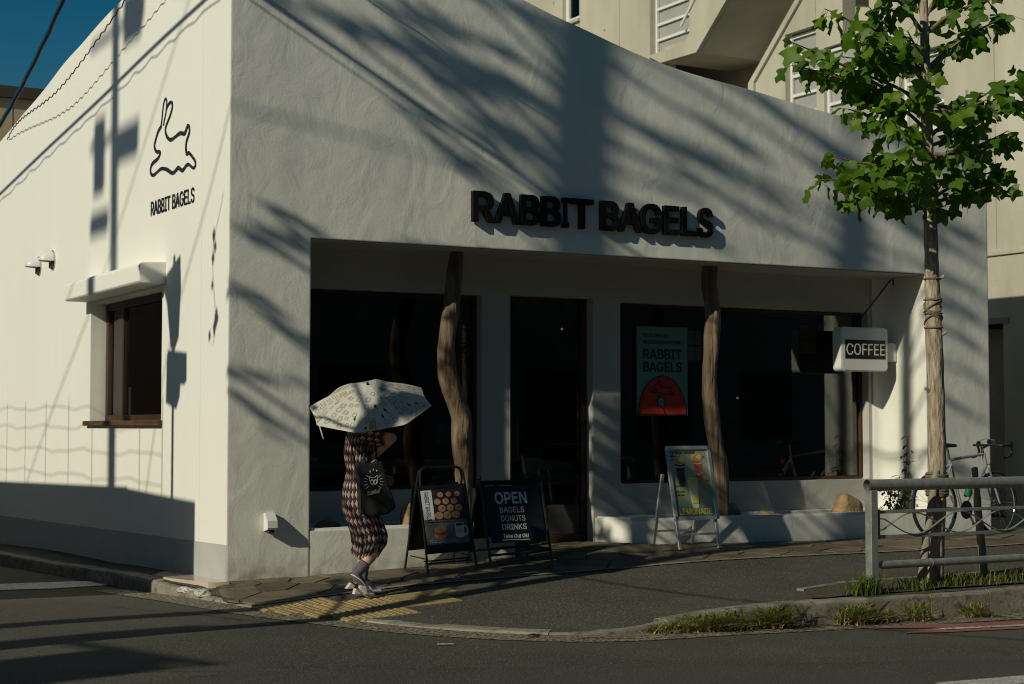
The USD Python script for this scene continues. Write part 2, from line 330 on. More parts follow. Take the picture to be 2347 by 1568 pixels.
pm('facade_dull', (0.18, 0.17, 0.155), (0.24, 0.225, 0.205), vs=0.4, rough=0.8)
pm('straw', (0.30, 0.22, 0.10), (0.46, 0.36, 0.19), vs=30, rough=0.9)
pm('dead_leaf', (0.34, 0.17, 0.04), (0.22, 0.12, 0.05), vs=20, rough=0.8)

def leafmat(name, c1, c2, thr, back=None):
    n = {'oi': ('object_info', {}), 'g': ('geometry', {}), 'wn': ('white_noise_texture', {'dimensions': '1D'}), 'nz': ('noise_texture', {'scale': 3.0, 'detail': 2}),
         'r': ('rgb_ramp', {'ramp': [(0.0, c1), (1.0, c2)]}), 'ad': ('math', {'math_type': 'add'}), 'ml': ('math', {'math_type': 'multiply', 'value2': 0.5}),
         'p': ('principled_bsdf', {'roughness': 0.5, 'specular_ior_level': 0.3}), 't': ('translucent_bsdf', {}), 'mix': ('mix_closure', {'fac': thr}),
         'hs': ('hsv', {'saturation': 1.1, 'value': 1.5})}
    l = [('oi.random', 'ad.value1'), ('g.position', 'nz.vector'), ('g.random_per_island', 'ad.value2'), ('ad.value', 'ml.value1'), ('ml.value', 'r.fac'), ('r.color', 'p.base_color'),
         ('r.color', 'hs.color'), ('hs.color', 't.color'), ('p.BSDF', 'mix.closure1'), ('t.BSDF', 'mix.closure2')]
    if back:
        n['mb'] = ('mix', {'color2': back}); l = [x for x in l if x != ('r.color', 'p.base_color')] + [('r.color', 'mb.color1'), ('g.backfacing', 'mb.fac'), ('mb.color', 'p.base_color')]
    return usdkit.material(stage, '/World/Looks/' + name, n, l, surface='mix.closure')
leafmat('leaf', (0.04, 0.125, 0.005), (0.25, 0.37, 0.015), 0.48, back=(0.22, 0.33, 0.11))
leafmat('grass', (0.10, 0.15, 0.02), (0.44, 0.36, 0.15), 0.35)
leafmat('shrub_leaf', (0.02, 0.05, 0.015), (0.05, 0.09, 0.02), 0.25)

usdkit.material(stage, '/World/Looks/glass', {'t': ('transparent_bsdf', {'color': (0.80, 0.82, 0.80)}), 'gl': ('glossy_bsdf', {'color': (0.9, 0.9, 0.9), 'roughness': 0.0}), 'fr': ('fresnel', {'IOR': 1.45}), 'm': ('mix_closure', {})},
                [('fr.fac', 'm.fac'), ('t.BSDF', 'm.closure1'), ('gl.BSDF', 'm.closure2')], surface='m.closure')
usdkit.material(stage, '/World/Looks/bulb', {'e': ('emission', {'color': (1.0, 0.6, 0.2), 'strength': 0.35})}, surface='e.emission')
usdkit.material(stage, '/World/Looks/umbrella_cloth', {'p': ('principled_bsdf', {'base_color': (0.66, 0.64, 0.57), 'roughness': 0.75, 'specular_ior_level': 0.2}), 't': ('translucent_bsdf', {'color': (0.45, 0.43, 0.36)}), 'm': ('mix_closure', {'fac': 0.25})},
                [('p.BSDF', 'm.closure1'), ('t.BSDF', 'm.closure2')], surface='m.closure')
# the dress: columns of cream lozenges with zigzags of dark red and navy between them
def mth(op, **k): return ('math', {'math_type': op, **k})
usdkit.material(stage, '/World/Looks/dress_cloth', {
    'uv': ('uvmap', {'attribute': 'st'}), 'sx': ('separate_xyz', {}),
    'fu': mth('fraction'), 'fv': mth('fraction'), 'cu': mth('subtract', value2=0.5), 'cv': mth('subtract', value2=0.5), 'au': mth('absolute'), 'av': mth('absolute'), 'd': mth('add'),
    'in': mth('less_than', value2=0.43), 'half': mth('less_than', value2=0.02), 'pr': mth('multiply'), 'pos': mth('greater_than', value2=0.0),
    'dark': ('mix', {'color1': (0.065, 0.010, 0.013), 'color2': (0.011, 0.013, 0.038)}), 'light': ('mix', {'color1': (0.18, 0.135, 0.085), 'color2': (0.34, 0.31, 0.255)}),
    'out': ('mix', {}), 'p': ('principled_bsdf', {'roughness': 0.7, 'specular_ior_level': 0.25})},
    [('uv.UV', 'sx.vector'), ('sx.x', 'fu.value1'), ('sx.y', 'fv.value1'), ('fu.value', 'cu.value1'), ('fv.value', 'cv.value1'), ('cu.value', 'au.value1'), ('cv.value', 'av.value1'), ('au.value', 'd.value1'), ('av.value', 'd.value2'),
     ('d.value', 'in.value1'), ('cu.value', 'half.value1'), ('cu.value', 'pr.value1'), ('cv.value', 'pr.value2'), ('pr.value', 'pos.value1'), ('pos.value', 'dark.fac'), ('half.value', 'light.fac'),
     ('in.value', 'out.fac'), ('dark.color', 'out.color1'), ('light.color', 'out.color2'), ('out.color', 'p.base_color')], surface='p.BSDF')
# the lemonade poster's ground: yellow above, green-blue below
usdkit.material(stage, '/World/Looks/poster_fade', {'g': ('geometry', {}), 's': ('separate_xyz', {}), 'mr': ('map_range', {'from_min': 0.40, 'from_max': 0.93}),
    'r': ('rgb_ramp', {'ramp': [(0.0, (0.03, 0.13, 0.13)), (0.18, (0.07, 0.19, 0.17)), (0.42, (0.21, 0.27, 0.16)), (0.75, (0.34, 0.33, 0.17)), (1.0, (0.42, 0.42, 0.30))]}), 'p': ('principled_bsdf', {'roughness': 0.35})},
    [('g.position', 's.vector'), ('s.z', 'mr.value'), ('mr.result', 'r.fac'), ('r.color', 'p.base_color')], surface='p.BSDF')
# ------------------------------------------------------------------ ground
RP = np.array([(14, -3.7, -.21), (9, -3.7, -.205), (5.4, -3.7, -.2), (2.6, -3.7, -.16), (1.36, -3.85, -.125), (.5, -3, -.12), (-.1, -1.5, -.12), (-.3, 0, -.13), (-.4, .9, -.14), (-.5, 4, -.21), (-.6, 8.5, -.33), (-1, 16, -.5),
               (-2.3, 0, -.07), (-2.3, 4, -.14), (-2.3, 9, -.26), (-2.3, 16, -.42), (-4.3, 0, -.12), (-4.3, 8, -.33), (-4.3, 16, -.5), (-2.3, -1.9, -.06), (-8, -14, -.1), (14, -14, -.1), (0, -9, -.09), (8, -9, -.10), (0, -6, -.125), (5, -6, -.165), (1.5, -4.6, -.135),
               (-10, -4, -.12), (-12, -9, -.1), (16, -9, -.12), (30, -4, -.1), (30, -14, -.1), (-30, -4, -.1), (-30, -14, -.1), (-30, 24, -.5), (5, 8, -.45), (30, 20, -.4), (5, .5, -.30), (9, 1, -.25), (14, 0, -.2)])
_zr = RBFInterpolator(RP[:, :2], RP[:, 2], kernel='linear', smoothing=0.002)
zr = lambda p: _zr(np.atleast_2d(np.asarray(p, float))[:, :2])
KP = np.array([(26, -3.65, .12), (14, -3.65, .08), (8, -3.65, .035), (5.4, -3.65, .01), (3.6, -3.65, .0), (2.7, -3.65, -.008), (2.05, -3.67, -.05), (1.36, -3.72, -.095), (.9, -3.46, -.1), (.5, -2.93, -.1), (.18, -2.17, -.1), (-.06, -1.38, -.1), (-.18, -.75, -.1),
               (-.27, -.1, -.085), (-.43, .75, -.02), (-.54, 3.4, -.075), (-.64, 5.9, -.125), (-.78, 9, -.22), (-1.0, 14, -.34)])
_k = crspline(KP, 8); kerb = _k[:, :2]; kz = _k[:, 2]
WP = np.array([(0, 0, 0), (.94, 0, .02), (1.7, 0, .042), (2.9, 0, .10), (3.4, .7, .152), (3.7, 0, .165), (5, 0, .145), (6.9, 0, .13), (8.7, 0, .165), (11, 0, .2), (11, 2, .2), (20, 0, .3), (0, .9, -.01), (0, 3.4, -.08), (0, 8.5, -.2), (0, 14, -.32), (-.2, 0, -.03),
               (1.2, -1, -.0), (3.2, -1.1, .065), (6, -1.2, .11), (8.5, -1.2, .14)] + [tuple(k) for k in KP])
WP[-len(KP):, 1] += 0.0
_zs = RBFInterpolator(WP[:, :2], WP[:, 2], kernel='linear', smoothing=0.002)
zs = lambda p: _zs(np.atleast_2d(np.asarray(p, float))[:, :2])
z1 = lambda x, y: float(zs([(x, y)])[0])

big = sbox(-160, -160, 160, 160)
obj('ground', sheet(big, lambda p: np.full(len(p), -1.2), 20), 'ground_far', smooth=False, kind='structure')
obj('road', sheet(sbox(-28, -15.5, 30, 22), lambda p: zr(p), 0.24), 'asphalt_road', smooth=True, kind='structure')
walk = Polygon(np.vstack([kerb, [(-.0, 14), (.1, 14), (.1, .2), (2.8, .2), (2.8, .95), (4.3, .95), (4.3, .2), (26, .2)]])).buffer(0)
inner_kerb = LineString(kerb).buffer(0.15)
walk_in = walk.difference(LineString(kerb).buffer(0.05, cap_style='flat')).buffer(0)
walk_in = max(getattr(walk_in, 'geoms', [walk_in]), key=lambda g: g.area)
obj('sidewalk', sheet(walk_in, lambda p: zs(p) - 0.006, 0.22), 'asphalt_walk', smooth=True, kind='structure')

# kerb: single stones along the line, a hand's breadth wide, the front edge rounded
def kerb_mesh(pts, zt, w, depth):
    p = np.asarray(pts); t = np.gradient(p, axis=0); t /= np.linalg.norm(t, axis=1, keepdims=True)
    nrm = np.stack([-t[:, 1], t[:, 0]], 1)                 # towards the walk is on the left-hand side when running from +x to -x: flip
    nrm = -nrm
    prof = [(0.0, -depth), (0.0, -0.03), (0.012, -0.008), (0.035, 0.0), (w - 0.01, 0.0), (w, -0.02), (w, -depth)]
    k = len(prof); n = len(p)
    v = np.array([[*(p[i] + nrm[i] * a), zt[i] + b] for i in range(n) for a, b in prof])
    v[:, :2] += (rng.random((len(v), 2)) - .5) * 0.006; v[:, 2] += (rng.random(len(v)) - .5) * 0.005
    f = []
    for i in range(n - 1):
        for j in range(k - 1):
            a = i * k + j; b = a + 1; c = a + k; d = c + 1
            f += [(a, b, d), (a, d, c)]
    f += [(0, j + 1, j) for j in range(1, k - 1)] + [((n - 1) * k, (n - 1) * k + j, (n - 1) * k + j + 1) for j in range(1, k - 1)]
    return v, np.array(f)
kb = thing('kerb', 'pale worn kerb stones curving round the corner of the pavement', 'kerb', kind='structure')
d = np.r_[0, np.cumsum(np.linalg.norm(np.diff(kerb, axis=0), axis=1))]
s = 18.5
while s < d[-1] - 0.3:
    L = 0.62 if s < 24 else rng.uniform(.8, 1.0)
    u = np.linspace(s, min(s + L - .008, d[-1]), 5)
    p = np.stack([np.interp(u, d, kerb[:, 0]), np.interp(u, d, kerb[:, 1])], 1)
    obj('kerb_stone', kerb_mesh(p, np.interp(u, d, kz) + rng.uniform(-.004, .004), 0.15, 0.24), 'kerb_stone', kb, smooth=25)
    s += L
# the right-hand stretch, in view behind the grass, with longer stones
s = d[np.argmin(abs(kerb[:, 0] - 9.0))]
while s < 18.4:
    L = min(0.75, 18.5 - s); u = np.linspace(s, s + L - .008, 4)
    p = np.stack([np.interp(u, d, kerb[:, 0]), np.interp(u, d, kerb[:, 1])], 1)
    obj('kerb_stone', kerb_mesh(p, np.interp(u, d, kz) + rng.uniform(-.004, .004), 0.15, 0.3), 'kerb_stone', kb, smooth=25)
    s += L
# gutter of exposed aggregate at the foot of the kerb
kl = LineString(kerb[(kerb[:, 0] < 12)])
gut = kl.buffer(0.36, single_sided=True, cap_style='flat'); g2 = kl.buffer(-0.36, single_sided=True, cap_style='flat')
cand = g2 if g2.intersection(walk).area < gut.intersection(walk).area else gut
cand = cand.difference(walk.buffer(-.02)).intersection(sbox(-1.5, -6, 12, 1.1)).buffer(0); cand = max(getattr(cand, 'geoms', [cand]), key=lambda g: g.area)
obj('gutter', sheet(cand, lambda p: zr(p) + 0.005, 0.12), 'aggregate', smooth=True, kind='structure')

# stone paving in front of the shop: irregular flat stones with open joints
pv = Polygon([(-.24, -.62), (-.10, -.95), (1.1, -.98), (3.2, -1.1), (6, -1.22), (9.5, -1.25), (9.5, .02), (4.25, .02), (4.0, .55), (3.95, .72), (3.02, .72), (2.9, .4), (2.85, .02), (0.0, .02), (-.1, .0)])
obj('paving_bed', sheet(pv, lambda p: zs(p) - .002, 0.25), 'mortar', smooth=True, kind='structure')
pave = thing('stone_paving', 'irregular brown flagstones in front of the shop', 'paving', kind='structure')
pts = []
while len(pts) < 150:
    q = (rng.uniform(-.4, 9.7), rng.uniform(-1.4, .9))
    if all((q[0] - a) ** 2 / 1.6 + (q[1] - b) ** 2 > .20 ** 2 for a, b in pts): pts.append(q)
    elif rng.random() < .004: break
pts = np.array(pts); vor = Voronoi(np.vstack([pts, [(-20, -20), (-20, 20), (30, 20), (30, -20)]]))
for i in range(len(pts)):
    reg = vor.regions[vor.point_region[i]]
    if -1 in reg or not reg: continue
    g = Polygon(vor.vertices[reg]).intersection(pv).buffer(-.010)
    if g.is_empty or g.area < .008 or g.geom_type != 'Polygon': continue
    g = g.buffer(-.012).buffer(.008, quad_segs=1).simplify(.006)
    if g.is_empty or g.geom_type != 'Polygon': continue
    v, f = extrude(g, 1.0)
    lift = rng.uniform(.002, .007); tilt = rng.normal(0, .006, 2); c = np.array(g.centroid.coords[0])
    gv = zs(v)
    v = np.c_[v[:, :2], np.where(v[:, 2] > .5, gv + lift + (v[:, :2] - c) @ tilt, gv - .02)]
    obj('flagstone', (v, f), 'flagstone', pave, smooth=False)
# the narrow lighter kerb strip between paving and asphalt
edge = LineString([(-.12, -.98), (1.1, -1.01), (3.2, -1.13), (6, -1.25), (9.5, -1.28)]).buffer(.035)
obj('paving_edge', sheet(edge, lambda p: zs(p) + .003, 0.2), 'kerb_stone', smooth=True, kind='structure')
# polished slab at the corner
slab = Polygon([(0.0, 0.0), (0.0, 1.35), (-.10, 1.4), (-.32, 1.0), (-.30, .55), (-.17, -.03), (-.10, -.07), (0.0, -.07)])
mv, mf = extrude(slab, 1.0); mz = np.where(mv[:, 1] > .8, -.012, .0)
obj('corner_slab', (np.c_[mv[:, :2], np.where(mv[:, 2] > .5, .004 - .012 * np.clip(mv[:, 1], 0, 2), -.2)], mf), 'marble', label='polished beige stone slab at the foot of the white wall corner', cat='slab')
# yellow tactile tiles
tk = thing('tactile_paving', 'yellow bumpy tactile paving at the street corner', 'tactile paving', kind='structure')
def tactile(x, y, bars):
    ms = [box(x, x + .292, y, y + .292, -.02, .0, .002)]
    if bars:
        for k in range(4): ms.append(tube([(x + .015, y + .04 + .07 * k, .0), (x + .277, y + .04 + .07 * k, .0)], .014, 6, squash=.35))
    else:
        dome = lathe([(.020, 0), (.017, .005), (.010, .0065), (.0001, .007)], 7)
        for i in range(5):
            for j in range(5): ms.append((dome[0] + (x + .03 + .058 * i, y + .03 + .058 * j, 0), dome[1]))
    v, f = cat(*ms); v = v.copy(); v[:, 2] += zs(np.c_[np.clip(v[:, 0], x, x + .292), np.clip(v[:, 1], y, y + .292)]) + .001
    obj('tactile_tile', (v, f), 'tactile_yellow', tk, smooth=20)
for r, (y, xa, n, nb) in enumerate([(-1.35, -.17, 2, 0), (-1.65, -.10, 5, 2), (-1.95, .02, 4, 2), (-2.25, .12, 2, 0)]):
    for k in range(n): tactile(xa + .3 * k, y, k >= n - nb)
# long cracks and seams in the asphalt, as narrow dark lines
def crack(pxs, w, sd):
    r = np.random.default_rng(sd); p = np.array([gnd(x, y, -.11)[:2] for x, y in pxs]); d_ = np.r_[0, np.cumsum(np.linalg.norm(np.diff(p, axis=0), axis=1))]
    u = np.arange(0, d_[-1], .06); q = np.stack([np.interp(u, d_, p[:, 0]), np.interp(u, d_, p[:, 1])], 1) + np.cumsum(r.normal(size=(len(u), 2)) * .006, 0) * (.6, .6) + r.normal(size=(len(u), 2)) * .006
    ww = w * r.uniform(.25, 1.0, len(u)); t = np.gradient(q, axis=0); n = np.stack([-t[:, 1], t[:, 0]], 1); n /= np.linalg.norm(n, axis=1, keepdims=True)
    a, b = q + n * ww[:, None] / 2, q - n * ww[:, None] / 2; v = np.vstack([a, b]); k = len(q); i = np.arange(k - 1)
    obj('crack', (np.c_[v, zr(v) + .009], np.vstack([np.c_[i, i + k, i + 1], np.c_[i + 1, i + k, i + k + 1]])), 'mortar', '/World/road', smooth=False)
crack([(180, 1552), (420, 1548), (640, 1545)], .022, 1); crack([(240, 1396), (420, 1408), (560, 1425)], .03, 2); crack([(930, 1536), (1180, 1512)], .012, 3); crack([(420, 1562), (540, 1552)], .02, 4); lane_pts = [gnd(x, y, -.11)[:2] for x, y in ((-700, 1600), (60, 1601), (700, 1540.5), (1300, 1525.5), (2347, 1498.5), (3400, 1462))]
obj('road_lane', sheet(Polygon([*lane_pts, (16, -9), (16, -15), (-16, -15), (-16, -8)]).buffer(0), lambda p: zr(p) + .005, .24), 'asphalt_lane', smooth=True, kind='structure')
crack([(60, 1600), (700, 1540), (1300, 1525), (2347, 1498)], .008, 5); crack([(520, 1540), (900, 1530)], .010, 6)
# painted markings
def marking(name, poly, m, label, c, dz=.007):
    obj(name, sheet(poly, lambda p: zr(p) + dz, 0.25), m, smooth=True, label=label, cat=c)
marking('stop_line', Polygon([gnd(x, y, -.11)[:2] for x, y in ((-120, 1342), (92, 1327), (240, 1317), (266, 1330), (115, 1346), (-120, 1358))]), 'white_marking', 'worn white stop line across the side street by the left wall', 'road marking')
marking('red_lane_marking', Polygon([gnd(x, y, -.185)[:2] for x, y in ((1985, 1447), (2100, 1436), (2420, 1421), (2700, 1405), (2700, 1425), (2350, 1444), (2160, 1456), (2070, 1459), (2150, 1443))]), 'red_marking', 'faded red painted lane marking beside the kerb under the railing', 'road marking')
marking('lane_line', Polygon([gnd(x, y, -.185)[:2] for x, y in ((2146, 1451), (2160, 1446.5), (2307, 1437.5), (2600, 1420), (2600, 1424), (2302, 1441.5), (2170, 1450))]), 'white_marking', 'thin white line on the red painted lane marking', 'road marking', dz=.012)
marking('edge_line', Polygon([gnd(x, y, -.14)[:2] for x, y in ((2140, 1572), (2347, 1552), (2700, 1520), (2760, 1536), (2400, 1566), (2200, 1590))]), 'white_marking', 'broad white road line in the nearest corner of the road', 'road marking')
marking('lane_scrap', Polygon([gnd(x, y, -.12)[:2] for x, y in ((1002, 1480.5), (1032, 1478.5), (1043, 1480), (1040, 1482.2), (1003, 1483.4))]), 'white_marking', 'short scrap of white road paint in front of the curved kerb', 'road marking')
# whitewashed end stones of the side street kerb
for k, (x, y, r, lb) in enumerate([(-.262, .22, .11, 'larger whitewashed stone at the end of the side street kerb'), (-.225, -.06, .09, 'smaller whitewashed stone nearest the street corner')]):
    v, f = sphere((0, 0, 0), 1, 2); nz = meshkit.noise(v * 2.2 + k * 7, 3)[:, None]
    v = v * (.75 + .5 * nz) * (r * .8, r * 1.35, .038) + (x, y, -.082)
    obj('white_stone', (v, f), 'white_marking', label=lb, cat='stone')

# ------------------------------------------------------------------ the shop
shop = thing('bagel_shop', 'low white plastered corner bagel shop with a curved roof line and a deep shop front', 'shop', (0, 0, 0))
zf_roof = PchipInterpolator([0, 1.4, 2.83, 4.28, 5.38, 7.03, 7.89, 8.74], [5.92, 5.63, 5.272, 4.864, 4.681, 4.483, 4.425, 4.455])
zl_roof = PchipInterpolator([0, 1.7, 3.29, 4.19, 5.18, 6.57, 8.91, 12], [5.92, 5.82, 5.656, 5.598, 5.485, 5.322, 5.031, 4.75])
xs = np.linspace(0, 8.72, 70); wob = (meshkit.fbm(np.c_[xs * 1.1, xs * 0, xs * 0], 2, 5) - .5) * .05
outline = [(8.72, -.3), *[(x, float(zf_roof(x)) + w) for x, w in zip(xs[::-1], wob[::-1])], (0, -.3)]
front = manifold(prism_xz(outline[::-1], 0, .7))
arc = [(7.805 - .15 * (1 - math.cos(a)), .52 + .18 * math.sin(a)) for a in np.linspace(0, math.pi / 2, 6)]
cut = Polygon([(.738, -.1), (7.805, -.1), (7.805, .4), *arc, (7.6, .75), (.738, .75)])
hole = manifold(extrude(cut, 3.326, T_((1, 0, 0), (0, 1, 0), (0, 0, 1), (0, 0, -.4))))
front = front - hole
obj('front_wall', front, 'plaster', shop, smooth=35)
# back wall of the deep shop front, with a window to each side of the door
back = sbox(.3, -.3, 8.6, 3.1)
def rr(x0, z0, x1, z1, r): return sbox(x0 + r, z0 + r, x1 - r, z1 - r).buffer(r, quad_segs=4)
LW, RW, DR = (.80, .705, 2.792, 2.555), (4.372, .718, 7.615, 2.545), (3.105, .10, 4.052, 2.568)
back = back.difference(rr(*LW, .015)).difference(rr(*RW, .035)).difference(sbox(*DR))
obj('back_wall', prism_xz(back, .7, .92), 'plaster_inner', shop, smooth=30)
obj('soffit', box(.742, 7.80, .012, .699, 2.915, 2.9225), 'plaster_inner', shop, smooth=False)  # added thin sheet, its darker colour stands in for shade under the lintel
obj('threshold', box(DR[0] - .05, DR[2] + .05, .66, 1.0, .06, .147), 'kerb_stone', shop)
# left wall with its window opening
ys = np.linspace(.7, 12, 90); wob = (meshkit.fbm(np.c_[ys * .9, ys * 0, ys * 0 + 3], 2, 9) - .5) * .06 * np.clip((ys - .7) / 1, 0, 1)
lo = Polygon([(.7, -.6), (12, -.6), *[(y, float(zl_roof(y)) + w) for y, w in zip(ys[::-1], wob[::-1])]])
lo = lo.difference(sbox(1.84, 1.335, 4.34, 2.60))
obj('left_wall', prism_yz(lo, 0, .26), 'wall_paint', shop, smooth=35)
obj('painted_plinth', prism_yz([(0.004, -.05), (0.004, .303), (4, .235), (8.5, .155), (12, .09), (12, -.6), (.7, -.3)], -.005, .05), 'plinth_grey', shop, smooth=False)
# thin skin that carries the smooth paint of the left wall round to the corner
ysk = np.linspace(0.006, .72, 8)
obj('corner_skin', prism_yz([(0.006, -.05), (0.72, -.05), *[(y, float(zl_roof(y)) - .02) for y in ysk[::-1]]], -.0015, .1), 'wall_paint', shop, smooth=False)
obj('right_wall', box(8.45, 8.715, .7, 12, -.3, 4.38), 'plaster', shop)
obj('rear_wall', box(.26, 8.45, 11.75, 12, -.3, 4.3), 'plaster', shop)
obj('roof', box(.2, 8.5, .6, 11.8, 3.75, 3.9), 'concrete_dark', shop)
# canopy over the side window
cv = Polygon([(0, 2.626), (0, 2.83), (-.06, 2.825), (-.235, 2.815), (-.252, 2.79), (-.252, 2.645), (-.235, 2.628)])
v, f = extrude(cv, 4.45 - 1.73, T_((1, 0, 0), (0, 0, 1), (0, -1, 0), (0, 4.45, 0)))
obj('canopy', (v, f), 'wall_paint', shop, smooth=25)
# side window
def window(name, x0, x1, z0, z1, y, fr, panes, m='dark_wood', dep=.07, axis='x', parent=shop):
    """frame (one part) with glass panes as sub-parts; panes are the splits along the long side"""
    def bx(a0, a1, b0, b1, c0, c1): return box(a0, a1, b0, b1, c0, c1, .004) if axis == 'x' else box(b0, b1, a0, a1, c0, c1, .004)
    ms = [bx(x0, x1, y, y + dep, z1 - fr, z1), bx(x0, x1, y, y + dep, z0, z0 + fr), bx(x0, x0 + fr, y + .003, y + dep - .003, z0 + fr, z1 - fr), bx(x1 - fr, x1, y + .003, y + dep - .003, z0 + fr, z1 - fr)]
    cuts = [x0 + fr, *panes, x1 - fr]
    for c in panes: ms.append(bx(c - fr * .35, c + fr * .35, y + .006, y + dep - .006, z0 + fr, z1 - fr))
    w = obj(name, cat(*ms), m, parent, smooth=False)
    for a, b in zip(cuts[:-1], cuts[1:]):
        a2, b2 = a + (fr * .35 if a != x0 + fr else 0), b - (fr * .35 if b != x1 - fr else 0)
        obj('pane', bx(a2, b2, y + dep * .45, y + dep * .45 + .006, z0 + fr, z1 - fr), 'glass', w, smooth=False)
    return w
window('side_window', 1.84, 4.34, 1.335, 2.60, .165, .075, [3.72], axis='y', dep=.08)
obj('window_sill', box(-.055, .24, 1.80, 4.42, 1.30, 1.352, .006), 'sill_wood', shop)
window('shop_window', LW[0] - .02, LW[2] + .02, LW[1] - .02, LW[3] + .02, .80, .055, [2.62])
window('shop_window', RW[0] - .02, RW[2] + .02, RW[1] - .02, RW[3] + .02, .80, .055, [])
dr = window('door', DR[0] - .01, DR[2] + .01, .150, DR[3] + .01, .82, .075, [])
obj('door_handle', tube([(3.22, .80, .95), (3.22, .775, .97), (3.22, .775, 1.35), (3.22, .80, 1.37)], .011, 8), 'black_metal', dr)
obj('kick_board', box(3.18, 3.98, .85, .88, .23, .52), 'interior_wall', dr)
# planters with rounded plaster rims
def planter(poly, z0, z1, w):
    v, f = extrude(poly, z1 - z0 - .02, T_((1, 0, 0), (0, 1, 0), (0, 0, 1), (0, 0, z0)))
    m = manifold((v, f)); m2 = manifold(extrude(poly.buffer(-.015), .02, T_((1, 0, 0), (0, 1, 0), (0, 0, 1), (0, 0, z1 - .02 + 0.0))))
    cut_ = manifold(extrude(poly.buffer(-w), .3, T_((1, 0, 0), (0, 1, 0), (0, 0, 1), (0, 0, z1 - .07))))
    return (m + m2) - cut_
pl = planter(Polygon([(.741, .003), (2.62, .0), (2.80, .06), (2.86, .2), (2.86, .702), (.741, .702)]), -.1, .418, .12)
obj('planter', pl, 'plaster', shop, smooth=35)
arc2 = [(4.62 - .55 * math.sin(a), .72 - .715 * math.cos(a)) for a in np.linspace(0, math.pi / 2, 9)]
pr = planter(Polygon([*arc2[::-1], (7.80, .003), (7.80, .702), (4.07, .702)][::1]), -.1, .405, .12)
obj('planter', pr, 'plaster', shop, smooth=35)
for a, b, z in ((.86, 2.74, .365), (4.45, 7.68, .352)):
    sv, sf = sheet(sbox(a, .12, b, .64), lambda p: z + .03 * meshkit.noise(np.c_[p * 5, p[:, 0] * 0], 2), .05)
    obj('planter_soil', (sv, sf), 'soil', shop, smooth=True)
# the room behind the glass
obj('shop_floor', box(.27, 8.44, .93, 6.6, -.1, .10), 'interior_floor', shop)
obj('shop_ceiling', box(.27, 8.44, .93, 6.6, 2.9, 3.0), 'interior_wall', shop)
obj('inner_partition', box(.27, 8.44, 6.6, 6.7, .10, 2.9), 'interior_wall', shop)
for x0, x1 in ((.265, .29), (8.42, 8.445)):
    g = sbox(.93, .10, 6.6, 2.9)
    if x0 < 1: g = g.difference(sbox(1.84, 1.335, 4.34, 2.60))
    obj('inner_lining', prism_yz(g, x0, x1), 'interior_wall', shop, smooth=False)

# hooded vents high on the left wall
for k, (y, z, lb) in enumerate([(6.66, 3.20, 'white hooded vent on the left wall, the farther of the pair'), (6.0, 3.215, 'white hooded vent on the left wall, the nearer of the pair')]):
    t = thing('vent_hood', lb, 'vent', (0, y, z), 'hooded vents on the left wall')
    obj('flange', place(lathe([(0.001, .012), (.112, .012), (.118, .006), (.118, 0)], 20), T_((0, 1, 0), (0, 0, 1), (-1, 0, 0)[:3] if False else (1, 0, 0), (-.012, y, z))), 'plastic_white', t)
    # quarter-sphere cowl open below
    vv, ff = [], []
    N, Mm = 9, 14
    for i in range(N):
        for j in range(Mm + 1):
            th = i / (N - 1) * math.pi / 2; ph = -.15 + j / Mm * (math.pi + .3)
            vv.append((-.012 - .15 * math.sin(th) * 1.0, y + .104 * math.cos(th) ** .6 * math.cos(ph), z + .104 * math.cos(th) ** .6 * math.sin(ph)))
    for i in range(N - 1):
        for j in range(Mm):
            a = i * (Mm + 1) + j; b = a + 1; c = a + Mm + 1; dd = c + 1; ff += [(a, b, dd), (a, dd, c)]
    vv = np.array(vv); ff = np.array(ff); inner = vv * 1.0; inner[:, 0] += .004; inner[:, 1] = y + (vv[:, 1] - y) * .95; inner[:, 2] = z + (vv[:, 2] - z) * .95
    obj('cowl', cat((vv, ff), (inner, ff[:, ::-1])), 'plastic_white', t, smooth=60)
    obj('grille', box(-.03, -.014, y - .08, y + .08, z - .09, z - .02), 'brown_metal', t)
# rabbit drawn in black paint, and the lettering below it
rab = [(1480, 1160), (1490, 1080), (1497, 1000), (1508, 935), (1523, 903), (1533, 935), (1530, 985), (1524, 1040), (1512, 1095), (1504, 1145)]
rab2 = [(1528, 1005), (1548, 958), (1570, 936), (1582, 945), (1583, 985), (1567, 1050), (1542, 1115), (1523, 1168), (1521, 1205), (1532, 1248), (1562, 1281), (1592, 1270), (1638, 1232), (1665, 1220), (1698, 1222), (1712, 1188), (1726, 1153), (1740, 1170), (1740, 1212), (1726, 1258), (1713, 1302), (1708, 1360), (1716, 1412), (1731, 1400), (1762, 1432), (1790, 1470), (1797, 1508), (1784, 1538), (1758, 1528), (1730, 1506), (1704, 1528), (1678, 1562), (1658, 1552), (1638, 1538), (1618, 1560), (1598, 1582), (1576, 1584), (1540, 1558), (1508, 1546), (1478, 1548), (1450, 1573), (1420, 1600), (1402, 1607), (1388, 1592), (1383, 1560), (1394, 1512), (1430, 1474), (1460, 1440), (1473, 1402), (1464, 1389), (1445, 1394), (1426, 1370), (1420, 1330), (1430, 1288), (1446, 1228), (1464, 1186), (1482, 1160)]
logo = thing('wall_logo', 'black line drawing of a leaping rabbit painted on the bright left wall', 'wall painting', (0, 1.5, 3.6))
def brush(pl_, wd):
    q = crspline(np.array([wallp(x * .25, y * .25)[1:] for x, y in pl_]), 5)
    ww = wd * (.75 + .5 * meshkit.noise(np.c_[q * 6, q[:, 0] * 0], 4))
    return shapely.union_all([LineString(q[i:i + 2]).buffer(w / 2, quad_segs=2) for i, w in enumerate(ww[:-1])]).simplify(.002)
g = brush(rab, .026).union(brush(rab2, .034))
